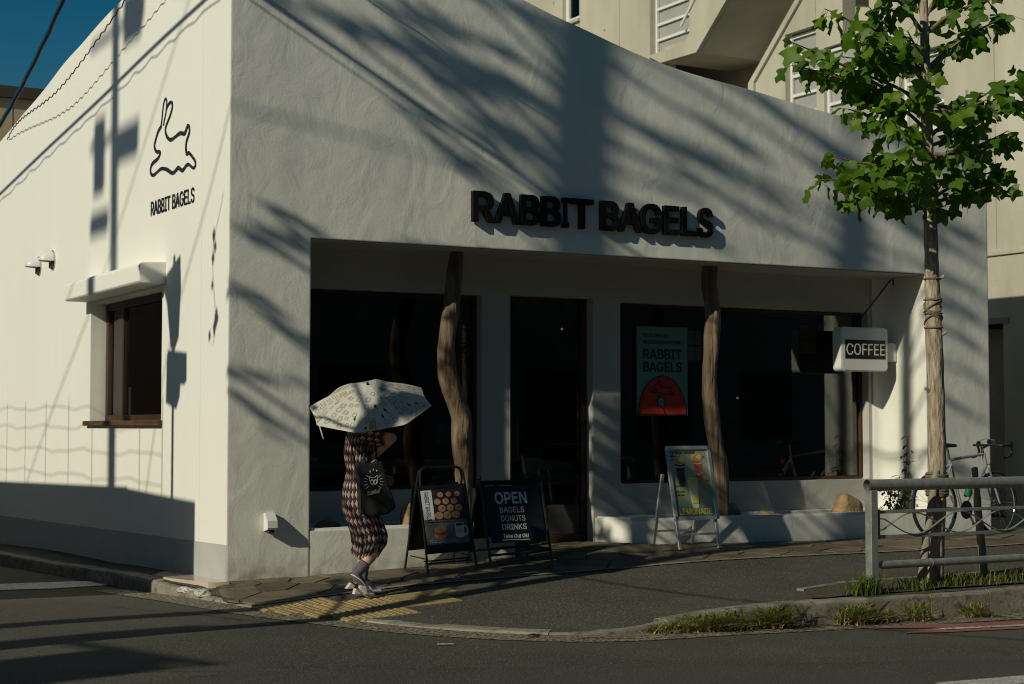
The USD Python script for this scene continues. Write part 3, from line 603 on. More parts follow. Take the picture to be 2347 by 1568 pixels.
v, f = extrude(g, .003, T_((0, 1, 0), (0, 0, 1), (-1, 0, 0), (-.004, 0, 0)))
obj('rabbit_outline', (v, f[:, ::-1]), 'paint_black', logo, smooth=False)
lt = thing('wall_lettering', 'black painted shop name under the rabbit on the left wall', 'lettering', (0, 1.5, 3.3))
word = 'RABBIT BAGELS'
g = fit(text_shape(word, .14, 1), 0, 2.212 - .92, 0, .137)
letters = sorted([q for q in g.geoms], key=lambda q: q.bounds[0])
for q in letters:
    v, f = extrude(q, .003, T_((0, -1, 0), (0, 0, 1), (-1, 0, 0), (-.0045, 2.212, 3.312)))
    v[:, 2] -= (2.212 - v[:, 1]) * .012
    obj('letter', (v, f), 'paint_black', lt, smooth=False)
# the raised sign over the shop front
sg = thing('shop_sign', 'raised black letters of the shop name on the plaster above the shop front', 'sign', (3.7, 0, 3.3))
spans = [(1084.5, 1134), (1136.8, 1191.5), (1194.8, 1238.5), (1242.7, 1286.5), (1291.5, 1304.7), (1309.8, 1361), (1378.5, 1420.5), (1420, 1472), (1469.3, 1518), (1522.8, 1557.3), (1564.3, 1599.8), (1602, 1634.5)]
for ch, (a, b) in zip('RABBITBAGELS', spans):
    X0, X1 = fac(a, 490, -.055)[0], fac(b, 500, -.055)[0]
    g = fit(text_shape(ch, .3, 2), X0, X1, 3.157 - (.004 if ch in 'GS' else 0), 3.440 + (.004 if ch in 'GS' else 0))
    v, f = prism_xz(g if isinstance(g, Polygon) else max(g.geoms, key=lambda q: q.area), -.058, -.012)
    obj('letter', (v, f), 'letter_black', sg, smooth=20)
# wall box
ub = thing('outlet_box', 'small white weatherproof outlet box low on the front wall', 'outlet box', (.37, 0, .48))
obj('cover', Manifold.hull_points(np.array([(x, y, z) for x in (.325, .413) for y, z in ((-.001, .41), (-.001, .56), (-.03, .565), (-.095, .50), (-.10, .44), (-.09, .425))])), 'plastic_white', ub, smooth=20)
obj('socket', box(.345, .395, -.07, -.02, .395, .43), 'brown_metal', ub)
# driftwood posts in the planters
def drift(pxs, Y, wpx, label):
    c = np.array([fac(x, y, Y) for x, y in pxs]); c[:, 1] = Y + .03 * np.sin(np.arange(len(c)) * 1.3)
    sc = [np.linalg.norm(fac(x + w / 2, y, Y) - fac(x - w / 2, y, Y)) for (x, y), w in zip(pxs, wpx)]
    p = spline(c, 6); r = np.interp(np.linspace(0, 1, len(p)), np.linspace(0, 1, len(c)), sc) * .45
    v, f = tube(p, r, 18, rough=.0)
    nz = meshkit.fbm(v * (14, 14, 2.2), 3, 4)[:, None] - .5
    cc = np.repeat(p, 18, 0); dd = v - cc; ln = np.linalg.norm(dd, axis=1, keepdims=True)
    ang = np.arctan2(dd[:, 1], dd[:, 0]); crack = np.exp(-((((ang + 2.1 + .25 * np.sin(v[:, 2] * 3)) + math.pi) % (2 * math.pi) - math.pi) / .16) ** 2)[:, None]
    v = v + dd / np.maximum(ln, 1e-6) * (nz * .5 - crack * .22) * ln
    rk = np.random.default_rng(len(pxs))
    for _ in range(7):
        c0 = v[rk.integers(len(v))]; g0 = np.exp(-(np.linalg.norm((v - c0) * (1, 1, .7), axis=1) / .045) ** 2)[:, None]; v = v + dd / np.maximum(ln, 1e-6) * g0 * rk.uniform(-.012, .022)
    obj('driftwood_post', (v, f), 'driftwood', smooth=50, label=label, cat='post')
drift([(1050, 566), (1046, 620), (1038, 690), (1025, 750), (1019, 800), (1026, 850), (1046, 915), (1058, 965), (1055, 1010), (1058, 1050), (1064, 1085), (1066, 1130), (1066, 1200)], .33, [30, 34, 36, 40, 36, 40, 46, 40, 44, 44, 42, 36, 40], 'crooked driftwood post to the left of the door, behind the two black boards')
drift([(1629, 600), (1630, 650), (1634, 695), (1632, 735), (1628, 785), (1626, 860), (1634, 946), (1641, 1021), (1649, 1071), (1653, 1190)], .33, [33, 32, 31, 32, 31, 32, 32, 30, 28, 34], 'straighter driftwood post to the right of the mint poster')
# rocks in the planters
for k, (x, y, w, h, Y, lb) in enumerate([(1945, 1182, 68, 54, .3, 'large brown rock standing in the right planter by the railing'), (1668, 1182, 46, 34, .42, 'rounded rock at the foot of the right driftwood post'), (1762, 1183, 66, 16, .3, 'low flat rock in the middle of the right planter'), (1847, 1184, 30, 10, .2, 'smallest flat rock in the right planter'),
        (935, 1212, 46, 70, .35, 'tall dark rock in the left planter behind the woman'), (1090, 1207, 34, 26, .2, 'orange brown rock between the two black boards'), (748, 1213, 60, 26, .35, 'low rock at the left end of the left planter'), (2042, 1182, 34, 16, .35, 'small rock among the plants at the right end of the planter')]):
    p = fac(x, y, Y); s_ = np.linalg.norm(fac(x + 10, y, Y) - fac(x - 10, y, Y)) / 20
    rq = np.random.default_rng(k + 200); cp = rq.normal(size=(22, 3)); cp /= np.linalg.norm(cp, axis=1, keepdims=True); cp *= rq.uniform(.72, 1.12, (22, 1)); cp[:, 2] = np.clip(cp[:, 2], -.5, 1.1)
    v, f = VF(Manifold.hull_points(cp).refine(5)); tm_ = trimesh.Trimesh(v, f, process=True); trimesh.smoothing.filter_taubin(tm_, iterations=3); v, f = np.array(tm_.vertices), np.array(tm_.faces)
    v = v * (.93 + .14 * meshkit.fbm(v * 3.5 + k * 5, 3, k))[:, None]
    obj('rock', (v * (w * s_ * .56, w * s_ * .45, h * s_ * .95) + (p[0], Y, p[2] - .01), f), 'rock', smooth=28, label=lb, cat='rock')
# ------------------------------------------------------------------ the concrete building behind the shop
XB = 11.3
cb = thing('concrete_building', 'pale concrete building with an outside stair behind the shop', 'building', (XB, 6, 0))
B = lambda x, y, X=XB: wallp(x, y, X)[1:]
void = Polygon([B(*q) for q in ((1521, 145), (1603, 121), (1673, 0), (1762, -150), (1918, -150), (1828, 0), (1720, 192), (1720, 262), (1521, 262))])
def rect(x0, y0, x1, y1):            # picture corners of an opening on the wall: upright, level
    a, b = B(x0, y0), B(x1, y1); return sbox(min(a[0], b[0]), min(a[1], b[1]), max(a[0], b[0]), max(a[1], b[1]))
ops = {'win': rect(1289, -60, 1328, 42), 'door': rect(1491, -90, 1580, 112), 'low': rect(1799, 80, 1872, 262), 'mid': rect(1888, 110, 2040, 282), 'top': rect(1930, -80, 1992, 62), 'far': rect(2060, 130, 2165, 300)}
gate = sbox(2.31, .1, 4.6, 2.62)
wallg = sbox(1.2, -.3, 30, 15)
for g in [void, gate, *ops.values()]: wallg = wallg.difference(g)
obj('wall', prism_yz(wallg, XB, XB + .25), 'concrete', cb, smooth=False)
obj('end_wall', box(XB + .005, 22, 1.2, 1.45, -.3, 15), 'concrete', cb)
obj('inner_wall', box(XB + 1.5, XB + 1.7, 1.46, 30, -.3, 15), 'concrete', cb)
obj('floor_slab', box(XB + .01, XB + 1.5, 1.46, 30, 3.3, 3.52), 'concrete', cb)
# stair: string course that edges the opening, its soffit and the landing
sp = [B(*q) for q in ((1521, 145), (1603, 121), (1673, 0), (1762, -150))]; so = [B(*q) for q in ((1491, 129), (1573.5, 103.7), (1631, 0), (1716, -150))]
obj('stair_string', prism_yz([*sp, *so[::-1]], XB - .07, XB + .02), 'concrete', cb, smooth=False)
sof = [np.array(sp[0]), np.array(sp[1]), np.array(sp[3])]
st = np.array(sp); obj('stair_soffit', prism_yz([*(st + (0, .004)), *(st[::-1] + (0, .28))], XB + .02, XB + 1.5), 'concrete', cb, smooth=False)
edge_ = [B(*q) for q in ((1918, -150), (1828, 0), (1720, 192), (1720, 262))]
obj('parapet_edge', prism_yz([*edge_, *[(a - .14, b) for a, b in edge_[::-1]]], XB - .05, XB + .02), 'concrete', cb, smooth=False)
def louvre(g, n, name='railing_panel', m='white_metal', inset=.10):
    a, c, b, d = g.bounds
    w = obj(name, cat(box(XB + inset, XB + inset + .04, a, a + .05, c, d), box(XB + inset, XB + inset + .04, b - .05, b, c, d), *[box(XB + inset + .004, XB + inset + .036, a + .05, b - .05, z - .022, z + .022) for z in np.linspace(c + .1, d - .05, n)]), m, cb, smooth=False)
    obj('sheet', box(XB + inset + .05, XB + inset + .06, a, b, c + .12, d), 'panel_grey', w, smooth=False)
louvre(ops['door'], 7); louvre(ops['low'], 5); louvre(ops['mid'], 4, inset=.06); louvre(ops['far'], 4)
a, c, b, d = ops['win'].bounds
w = obj('window', cat(box(XB + .08, XB + .14, a, b, c, c + .09), box(XB + .083, XB + .137, a, a + .09, c + .09, d), box(XB + .083, XB + .137, b - .09, b, c + .09, d)), 'white_metal', cb, smooth=False)
obj('pane', box(XB + .11, XB + .116, a + .09, b - .09, c + .09, d), 'glass', w, smooth=False)
obj('blind', box(XB + .19, XB + .2, a, b, c, d), 'panel_grey', w, smooth=False)
obj('sill', box(XB - .06, XB + .08, a - .03, b + .03, c - .06, c, .006), 'concrete', cb)
obj('drip_ledge', box(XB - .035, XB - .001, 1.25, 4.9, 3.51, 3.57, .006), 'concrete', cb)
obj('gate_lintel', box(XB - .02, XB + .2, 2.2, 4.7, 2.62, 2.70), 'concrete_dark', cb)
for k in range(5): obj('shutter_board', box(XB + .5, XB + .54, 2.3 + .42 * k, 2.3 + .42 * k + .41, .12, 2.6, .004), 'concrete_dark', cb)
for q in ((1327, 42, 130), (1490, 0, 128)):
    y_, z_ = B(q[0], q[1]); z0_ = B(q[0], q[2])[1]
    obj('wall_joint', box(XB - .004, XB - .001, y_ - .012, y_ + .012, z0_ - .5, z_), 'concrete_dark', cb, smooth=False)
obj('wall_joint', box(XB - .006, XB - .001, 1.5, 3.0, 4.9, 4.92), 'concrete_dark', cb, smooth=False)
_skip = shapely.union_all([void.buffer(.25), *[g.buffer(.06) for g in ops.values()]])
for y_ in np.arange(2.4, 16, 1.8):
    ln = LineString([(y_, 3.6), (y_, 14.8)]).difference(_skip)
    for sg_ in getattr(ln, 'geoms', [ln]):
        (_, a_), (_, b_) = sg_.coords[0], sg_.coords[-1]
        obj('form_joint', box(XB - .003, XB + .001, y_ - .006, y_ + .006, a_, b_), 'concrete_dark', cb, smooth=False)
    for z_ in np.arange(3.95, 12, .9):
        if not _skip.buffer(.1).contains(Point(y_ + .5, z_)): obj('tie_hole', place(lathe([(.0001, 0), (.028, 0)], 8), T_((0, 1, 0), (0, 0, 1), (-1, 0, 0), (XB - .003, y_ + .5, z_))), 'concrete_dark', cb, smooth=False)
# handrail of the outside stair
hr = [np.array([XB - .02, *B(1563, 60)]), np.array([XB - .02, *B(1592, 0)]), np.array([XB - .02, *B(1668, -150)])]
obj('handrail', tube(hr, .025, 6), 'white_metal', cb)
# beige house at the far end of the side street
bh = thing('beige_building', 'beige panelled building with a dark eaves strip at the end of the side street', 'building', (-4, 16, 0))
p0, p1 = on_plane(1, 16, 0, 199), on_plane(1, 16, 97, 209); zt = (p0[2] + p1[2]) / 2
obj('wall', box(-1.2, 8, 16, 26, -1, zt - .18), 'beige_cladding', bh)
obj('eaves', box(-1.3, 8.1, 15.9, 26, zt - .18, zt + .02), 'brown_metal', bh)
for k in range(10): obj('panel_joint', box(-1 + .9 * k + .02, -1 + .9 * k + .032, 15.996, 16.0, 0, zt - .2), 'brown_metal', bh, smooth=False)
# ------------------------------------------------------------------ what stands outside the picture and casts its shadows into it
def back_to(p, t): return np.asarray(p, float) - LIGHT * t
bw = thing('boundary_wall', 'concrete boundary wall across the side street that shades the foot of the bright wall', 'wall', (-4.4, 5, 0))
def at_x(p, X):                        # where the sunlight that reaches p crosses the plane x = X
    p = np.asarray(p, float); return p + LIGHT * ((X - p[0]) / LIGHT[0])
pts_ = [at_x(wallp(*q), -4.3)[1:] for q in ((447, 1150), (292, 1119), (291, 1115.5), (0, 1103))]
pts_ += [(16, pts_[-1][1] - .1)]
obj('wall', prism_yz([(pts_[0][0], -.3), *pts_, (16, -.7)], -4.5, -4.3), 'concrete', bw, smooth=False)
for k, (y, x0, x1) in enumerate([(0, 0, 0)] + []):
    pass
fe = []
for x in (16, 58, 105, 157, 211, 262, 320, 372): fe.append(at_x(wallp(x, 1000), -4.35)[1])
for y in fe: obj('fence_rod', tube([(-4.35, y, 2.6), (-4.35, y, 3.98)], .009, 6), 'galv', bw)
for h in (3.15, 3.42, 3.68, 3.9):
    p = np.array([(-4.35, y, h + .022 * math.sin(y * 2.9 + h * 5) + .012 * math.sin(y * 7 + h)) for y in np.linspace(fe[-1], 14, 40)])
    obj('fence_wire', tube(p, .0042, 5), 'galv', bw)
ss = thing('road_sign', 'road sign post across the side street with a triangular plate above a square one', 'sign', (-3.9, .3, 0))
c_ = at_x(wallp(395, 1040), -3.9); yp = c_[1]
obj('post', tube([(-3.9, yp, -.2), (-3.9, yp, 5.0)], .034, 10), 'galv', ss)
sq = [at_x(wallp(*q), -3.9)[1:] for q in ((384, 806), (387, 797), (429, 803), (428.5, 867), (423, 876), (414.5, 874), (413, 902), (409, 918), (405, 932), (381, 917))]
obj('square_plate', prism_yz(sq, -3.95, -3.935), 'panel_grey', ss, smooth=False)
tr = [at_x(wallp(*q), -3.9)[1:] for q in ((414.5, 578), (416, 650), (410.5, 768), (400, 800), (392, 790), (384, 690), (372, 640))]
obj('triangle_plate', prism_yz(tr, -3.95, -3.935), 'panel_grey', ss, smooth=False)
up_ = thing('utility_pole', 'tall concrete utility pole with transformers across the side street', 'utility pole', (-16, -1.4, 0))
A0, A1 = at_x(wallp(260, 1040), -16), at_x(wallp(264, 100), -16)
obj('pole', tube([(-16, A0[1], -.2), (-16, (A0[1] + A1[1]) / 2, 8), (-16, A1[1], 16.4)], [.155, .14, .12], 12), 'concrete', up_)
for x0, y0, x1, y1 in ((284, 0, 325, 78), (216, 285, 238, 440), (268, 322, 316, 352), (207, 500, 247, 530), (300, -40, 330, 40)):
    a, b = at_x(wallp(x0, y0), -16.2), at_x(wallp(x1, y1), -16.2)
    obj('transformer', box(-16.26, -16.10, min(a[1], b[1]), max(a[1], b[1]), min(a[2], b[2]), max(a[2], b[2]), .03), 'galv', up_)
for x, y in ((262, 300), (264, 60)):
    a = at_x(wallp(x, y), -16); obj('crossarm', bar((-16.1, a[1] - .9, a[2]), (-16.1, a[1] + .9, a[2]), .07, .07), 'galv', up_)
def cable(name, q, X, r, label, wav=0.0, m='plastic_black', n=24):
    p = np.array([at_x(wallp(*a), X) for a in q]); p = crspline(np.vstack([p[0] + (p[0] - p[1]) * 1.5, p, p[-1] + (p[-1] - p[-2]) * 6]), n)
    return obj(name, tube(p, r, 6), m, smooth=True, label=label, cat='cable'), p
_, cp = cable('overhead_cable', [(0, 445), (120, 330), (235, 222), (345, 115), (470, 0)], -2.9, .022, 'thick overhead cable that shades a diagonal line across the left wall')
# wavy lashing wire below it
q = cp[::2]; i = np.arange(len(q)); obj('lashing_wire', tube(np.c_[q[:, :2], q[:, 2] - .07 - .05 * np.abs(np.sin(i * 1.1))], .008, 5), 'plastic_black', smooth=True, label='thin wavy lashing wire hanging below the thick overhead cable', cat='cable')
for q, X, r, lb in ([((330, 1160), (395, 760), (470, 480), (515, 300)), -9, .011, 'bundle of telephone lines far across the side street'], [((60, 1110), (135, 900), (215, 690), (300, 430)), -11, .011, 'slack telephone line far across the side street']):
    cable('overhead_cable', q, X, r, lb)
# service wire that meets the roof edge, with the kinks of a twisted pair
wp = np.array([wallp(x, y) - LIGHT * t for x, y, t in ((20, 322, .02), (95, 283, .20), (170, 240, .25), (260, 140, .27), (380, 0, .33), (480, -130, .45), (640, -360, .9))])
wp = crspline(wp, 40); k_ = np.arange(len(wp)); wp[:, 2] += .013 * np.sin(k_ * 1.25); wp[:, 1] += .01 * np.sin(k_ * .9)
obj('service_wire', tube(wp, .0065, 5), 'plastic_black', smooth=True, label='thin twisted wire running along the bright wall to the roof edge', cat='cable')
# blue cable across the sky
d0, d1 = proj_line(170, -60), proj_line(-40, 345)
a, b = CAM + d0 * 7.5, CAM + d1 * 10.0
tt = np.linspace(-.6, 1.5, 60)[:, None]; pp = a + (b - a) * tt; pp[:, 2] -= .25 * (tt[:, 0] * (1 - tt[:, 0]))
obj('blue_cable', tube(pp + .004 * np.sin(np.arange(60) * 1.7)[:, None], .0125, 8), 'cable_blue', smooth=True, label='dark blue cable crossing the sky above the beige building', cat='cable')

# two tall street trees to the left of the picture
def leaf_cloud(centres, size, seed, flat=.6):
    """many small bent leaves round the given centres"""
    r = np.random.default_rng(seed); n = len(centres); c = np.asarray(centres)
    u = r.normal(size=(n, 3)); u /= np.linalg.norm(u, axis=1, keepdims=True); w = r.normal(size=(n, 3)); w -= u * (w * u).sum(1, keepdims=True); w /= np.linalg.norm(w, axis=1, keepdims=True)
    s = size * r.uniform(.7, 1.3, (n, 1)); nn = np.cross(u, w)
    v = np.stack([c, c + s * (.45 * u + .45 * w + .1 * nn), c + s * u, c + s * (.45 * u - .45 * w + .1 * nn)], 1).reshape(-1, 3)
    i = np.arange(n) * 4; return v, np.vstack([np.c_[i, i + 1, i + 2], np.c_[i, i + 2, i + 3]])
STREAKS = [  # ends and width of the shadow it throws, measured on the plaster; distance of the tree
    [(600, -20), (870, 100), 9, 0], [(690, 0), (960, 112), 16, 0], [(870, 70), (1245, 235), 44, 0], [(840, -10), (1000, 80), 26, 0], [(930, 20), (1245, 165), 34, .3], [(955, 150), (1140, 222), 44, -.3], [(985, 178), (1090, 215), 30, .4],
    [(1075, -20), (1250, 62), 22, 0], [(1180, 10), (1300, 90), 34, .2], [(925, 258), (1240, 355), 14, .2], [(960, 300), (1060, 365), 24, -.4], [(1020, 350), (1110, 405), 26, .2], [(1090, 270), (1250, 330), 22, 0], [(1150, 190), (1290, 280), 30, .3], [(1180, 330), (1270, 380), 24, .2], 
    [(605, 470), (745, 545), 20, .5], [(545, 525), (712, 570), 26, -.5], [(520, 655), (660, 722), 34, .3], [(615, 735), (712, 790), 24, .6], [(515, 890), (640, 985), 26, 0], [(520, 845), (712, 885), 11, .3], [(590, 535), (690, 548), 24, .3],
    [(1440, 180), (1760, 370), 28, 0], [(1430, 265), (1700, 390), 14, 0], [(1450, 300), (1900, 480), 22, .3], [(1430, 345), (1680, 450), 16, -.3], [(1740, 230), (2000, 400), 44, .2], [(1850, 370), (1990, 440), 60, 0], [(1880, 330), (2080, 440), 40, .3], [(1650, 400), (1900, 520), 26, 0], [(1700, 480), (1930, 585), 30, .3], [(1500, 420), (1620, 470), 22, .2], [(1560, 520), (1700, 590), 24, 0],
    [(1950, 420), (2262, 560), 34, .2], [(2040, 500), (2262, 610), 22, 0], [(2120, 610), (2262, 690), 26, .2], [(2080, 640), (2262, 745), 30, 0], [(2110, 720), (2262, 815), 26, .4], [(2100, 800), (2262, 880), 16, 0], [(2130, 900), (2262, 965), 20, .3], [(2120, 1030), (2230, 1085), 34, .3], [(2020, 300), (2160, 370), 40, 0], [(1930, 250), (2060, 320), 30, 0],
    # over the shop front itself: shade that falls through the opening onto the back wall, the soffit edge and the paving
] + [[(a, b), (a + l, b + l * .5), w, dx] for a, b, l, w, dx in (
    (870, 600, 160, 46, 0), (900, 660, 170, 50, .2), (860, 700, 150, 44, -.2), (930, 760, 170, 56, .1), (880, 800, 160, 50, 0), (960, 860, 170, 56, .3), (900, 900, 150, 46, -.3), (1010, 640, 170, 50, 0), (1040, 720, 160, 54, .2), (1060, 800, 150, 50, -.1), (1080, 880, 150, 50, .1), (1130, 660, 130, 46, 0), (1150, 760, 130, 50, .2), (950, 590, 170, 40, .1), (1120, 940, 130, 44, .2), (1000, 960, 130, 44, .2),
    (900, 560, 150, 56, .2), (950, 640, 150, 60, -.1), (960, 720, 140, 60, .3), (940, 800, 150, 60, .1), (1020, 580, 120, 50, .3), (1000, 680, 150, 60, .2), (1010, 780, 140, 60, 0), (1100, 600, 140, 56, 0), (1180, 680, 120, 56, .1), (1200, 800, 120, 50, .2), (1100, 700, 120, 50, .3), (1080, 760, 120, 50, -.2), (1190, 620, 150, 50, 0), (1270, 700, 120, 50, .1), (1260, 640, 120, 50, .2), (1000, 1350, 150, 26, 0), (1130, 1390, 170, 26, .2), (1280, 1400, 160, 30, 0), (1400, 1430, 170, 26, .3), (1180, 1460, 170, 30, 0), (1350, 1500, 160, 24, .2), (1500, 1370, 150, 26, 0), (1620, 1400, 150, 22, .1), (1000, 1480, 150, 24, .1))]
def street_tree(x0, y0, h, r0, label, mine, seed):
    t = thing('street_tree', label, 'tree', (x0, y0, 0), None)
    zz = np.linspace(-.2, h, 26); px = x0 + .05 * np.sin(zz * .9 + seed); py = y0 + .012 * np.sin(zz * 1.1 + seed)
    obj('trunk', tube(np.c_[px, py, zz], np.linspace(r0, r0 * .72, 26), 12), 'bark', t)
    lc = []; bs = []
    for (a, b, wd, dx) in mine:
        A, Bp = fac(*a), fac(*b); X0 = x0 + dx
        P = [q - LIGHT * ((q[0] - X0) / LIGHT[0]) for q in (A, Bp)]
        w_ = wd / 245 * .8
        n = max(10, int(abs(P[1] - P[0]).sum() * w_ / .0019))
        tpos = rng.random(n)[:, None]
        wv = w_ * .5 * (np.sin(np.clip(tpos * 1.12, 0, 1) * math.pi) ** .6)
        c = P[0] + (P[1] - P[0]) * tpos + rng.normal(size=(n, 3)) * (.10, .02, 1) * np.maximum(wv, .012) * (1, 1, .75)
        lc.append(c)
        root = np.array([x0, y0, (P[0][2] + P[1][2]) / 2 - .5])
        bs.append(tube(np.array([P[0], P[1]]), [.012, .016], 5))
        bs.append(tube(spline([root, (root + P[0]) / 2 + (0, 0, .1), P[0]], 3), [.02] * 7, 5))
    obj('branches', cat(*bs), 'twig', t, kind='stuff')
    obj('crown', leaf_cloud(np.vstack(lc), .085, seed), 'leaf', t, smooth=False, kind='stuff')
street_tree(-7.4, -3.29, 11.6, .15, 'tall street tree left of the picture whose trunk shades the plaster beside the sign', STREAKS[:33], 3)
street_tree(-4.25, -3.32, 9.6, .12, 'shorter street tree left of the picture, the one nearer the corner', STREAKS[33:], 5)
dsn = thing('direction_sign', 'added board on a mast arm, out of view to the left, that throws a shadow on the road', 'sign', (-12.4, -5.6, 0))  # unseen board, added to throw the soft dark patch on the road
obj('mast', tube([(-12.4, -5.6, -.2), (-12.4, -5.6, 6.2)], [.11, .09], 12), 'galv', dsn); obj('arm', tube([(-12.4, -5.6, 5.6), (-12.4, -7.3, 5.9)], .05, 8), 'galv', dsn); obj('board', box(-12.36, -12.32, -7.25, -6.25, 4.75, 5.75, .01), 'bike_blue', dsn)
# a drooping twig of the nearer tree, whose few big leaves dot the bright wall beside the corner
tw = thing('hanging_twig', 'drooping twig with a few big leaves that dots the bright wall beside the corner', 'twig', (-3.6, -1.0, 4.5))
tq = [at_x(wallp(*a), -3.6) for a in ((512, 440), (500, 505), (490, 560), (489, 640), (494, 730), (488, 790))]; obj('stem', tube(crspline(tq, 5), .006, 5), 'twig', tw)
for (x, y, sz) in ((491, 540, .16), (494, 566, .14), (489, 592, .15), (487, 655, .11), (497, 728, .20), (492, 752, .16), (481, 770, .13)):
    c = at_x(wallp(x, y), -3.6); obj('leaf', (c + sz * np.array([(0, 0, .5), (0, .30, .05), (0, .1, -.5), (0, -.25, -.05)]), np.array([(0, 1, 2), (0, 2, 3)])), 'leaf', tw, smooth=False)
# buildings on the near side of the street, behind the photographer
for x0, x1, h, lb in ((-45, -14, 8, 'dull row of buildings behind the photographer, the left block'), (-13, 12, 8.5, 'dull row of buildings behind the photographer, the middle block'), (13, 60, 8, 'dull row of buildings behind the photographer, the right block')):
    t = thing('opposite_building', lb, 'building', (x0, -20, 0), 'buildings opposite the shop')
    obj('wall', box(x0, x1, -30, -17.5, -1, h), 'facade_dull', t)
    for k in range(int((x1 - x0) / 3)):
        for z in (1.0, 4.2): obj('window', box(x0 + .8 + 3 * k, x0 + 2.3 + 3 * k, -17.52, -17.46, z, z + 1.6), 'interior_wall', t, smooth=False)
t = thing('dark_house', 'dark clad house left of the beige building, outside the picture', 'building', (-8, 17, 0))
obj('wall', box(-15, -1.6, 16.5, 26, -1, 5.4), 'brown_metal', t); obj('roof', box(-15.2, -1.5, 16.2, 26, 5.4, 5.6), 'panel_grey', t)
for x_ in (-3.6, -7.4): obj('window', box(x_, x_ + 1.5, 16.44, 16.5, .6, 2.0), 'panel_grey', t, smooth=False)
t = thing('side_house', 'two storey house beyond the boundary wall of the side street', 'building', (-18, 12, 0))
obj('wall', box(-22, -13, 1.5, 24, -1, 5.2), 'brown_metal', t); obj('roof', box(-22.3, -12.7, 1.2, 24.3, 5.2, 5.5), 'concrete_dark', t)
# ------------------------------------------------------------------ things in front of the shop
def panel_T(p00, p10, p01):
    """a map from a unit square's corner, along its lower edge and its left edge, to a 3x4 matrix with the normal outwards"""
    x = np.asarray(p10) - p00; y = np.asarray(p01) - p00; x /= np.linalg.norm(x); y = y - x * (x @ y); y /= np.linalg.norm(y)
    return T_(x, y, np.cross(x, y), p00)
def flat(name, g, T, lift, m, parent, th=.0012, **k):
    g = g.buffer(0)
    if g.is_empty: return
    return obj(name, extrude(g, th, T_(T[:, 0], T[:, 1], T[:, 2], T[:, 3] + T[:, 2] * lift)), m, parent, smooth=False, **k)
mv_ = shapely.affinity.translate
def ell(x, y, a, b): return shapely.affinity.scale(Point(x, y).buffer(1, quad_segs=6), a, b)
def txt(s, h, x, y, bold=0, font=FONT, rot=0, shear=0, w=None):
    g = text_shape(s, h, bold, font)
    if w: g = fit(g, 0, w)
    if shear: g = shapely.affinity.skew(g, xs=shear, origin=(0, 0))
    if rot: g = shapely.affinity.rotate(g, rot, origin=(0, 0))
    return mv_(g, x, y)
def tripod(x0, x1, yf, yb, h, ax, m, parent, r=.012, foot='foot'):
    """the two leaning leg pairs of an A board: returns the front panel's matrix (origin at the left foot) and its slope length"""
    zf = [z1(x0, yf), z1(x1, yf)]; zb = [z1(x0, yb), z1(x1, yb)]; ym = (yf + yb) / 2; zt = (zf[0] + zf[1]) / 2 + h
    return zf, zb, ym, zt

# board 1: black, with a printed poster of bagels
x0, x1, yf, yb, h = 1.63, 2.105, -.50, -.04, .90
b1 = thing('bagel_board', 'black folding board with a poster of bagels and a coffee mug, behind the woman', 'A-board', ((x0 + x1) / 2, (yf + yb) / 2, z1(1.85, -.3)), 'folding boards on the paving')
zf, zb, ym, zt = tripod(x0, x1, yf, yb, h, 0, 0, b1)
for nm, ya, zz in (('front_frame', yf, zf), ('rear_frame', yb, zb)):
    pth = [(x0, ya, zz[0]), (x0 + .02, ym + (ya - ym) * .10, zt - .10), (x0 + .035, ym + (ya - ym) * .06, zt - .03), (x0 + .08, ym + (ya - ym) * .04, zt), (x1 - .08, ym + (ya - ym) * .04, zt), (x1 - .035, ym + (ya - ym) * .06, zt - .03), (x1 - .02, ym + (ya - ym) * .10, zt - .10), (x1, ya, zz[1])]
    obj(nm, tube(pth, .011, 8), 'black_metal', b1)
    T = panel_T(np.array(pth[0], float), np.array(pth[-1], float), np.array([x0, ym + (ya - ym) * .05, zt]))
    s_ = 1 if ya == yf else -1
    L = h * 1.03
    obj('panel', place(box(.012, x1 - x0 - .012, .17, L - .16, -.006, .006), T), 'board_black', b1, label='black panel with the bagel poster' if s_ > 0 else None)
    if s_ > 0: TF, LF = T, L
for z in (.08, .10): obj('cross_bar', tube([(x0 + .01, yf + z, z1(x0, yf) + z), (x1 - .01, yf + z, z1(x1, yf) + z)], .007, 6), 'black_metal', b1)
for xx_ in (x0 + .02, x1 - .02): obj('stay', tube([(xx_, yf + .07, z1(xx_, yf) + .12), (xx_, yb - .07, z1(xx_, yb) + .12)], .006, 6), 'black_metal', b1)
W = x1 - x0; pa, pb = .03, W - .035; qa, qb = .245, LF - .205
po = obj('poster', place(box(pa, pb, qa, qb, .006, .009), TF), 'print_grey', b1, smooth=False)
PT = T_(TF[:, 0], TF[:, 1], TF[:, 2], TF[:, 3] + TF[:, 0] * pa + TF[:, 1] * qa + TF[:, 2] * .009); pw, ph = pb - pa, qb - qa
flat('white_band', sbox(0, ph * .46, pw * .25, ph), PT, .0003, 'paper_white', po)
flat('bagel_photo', sbox(pw * .25, ph * .44, pw, ph), PT, .0003, 'print_dark', po)
r_ = np.random.default_rng(4)
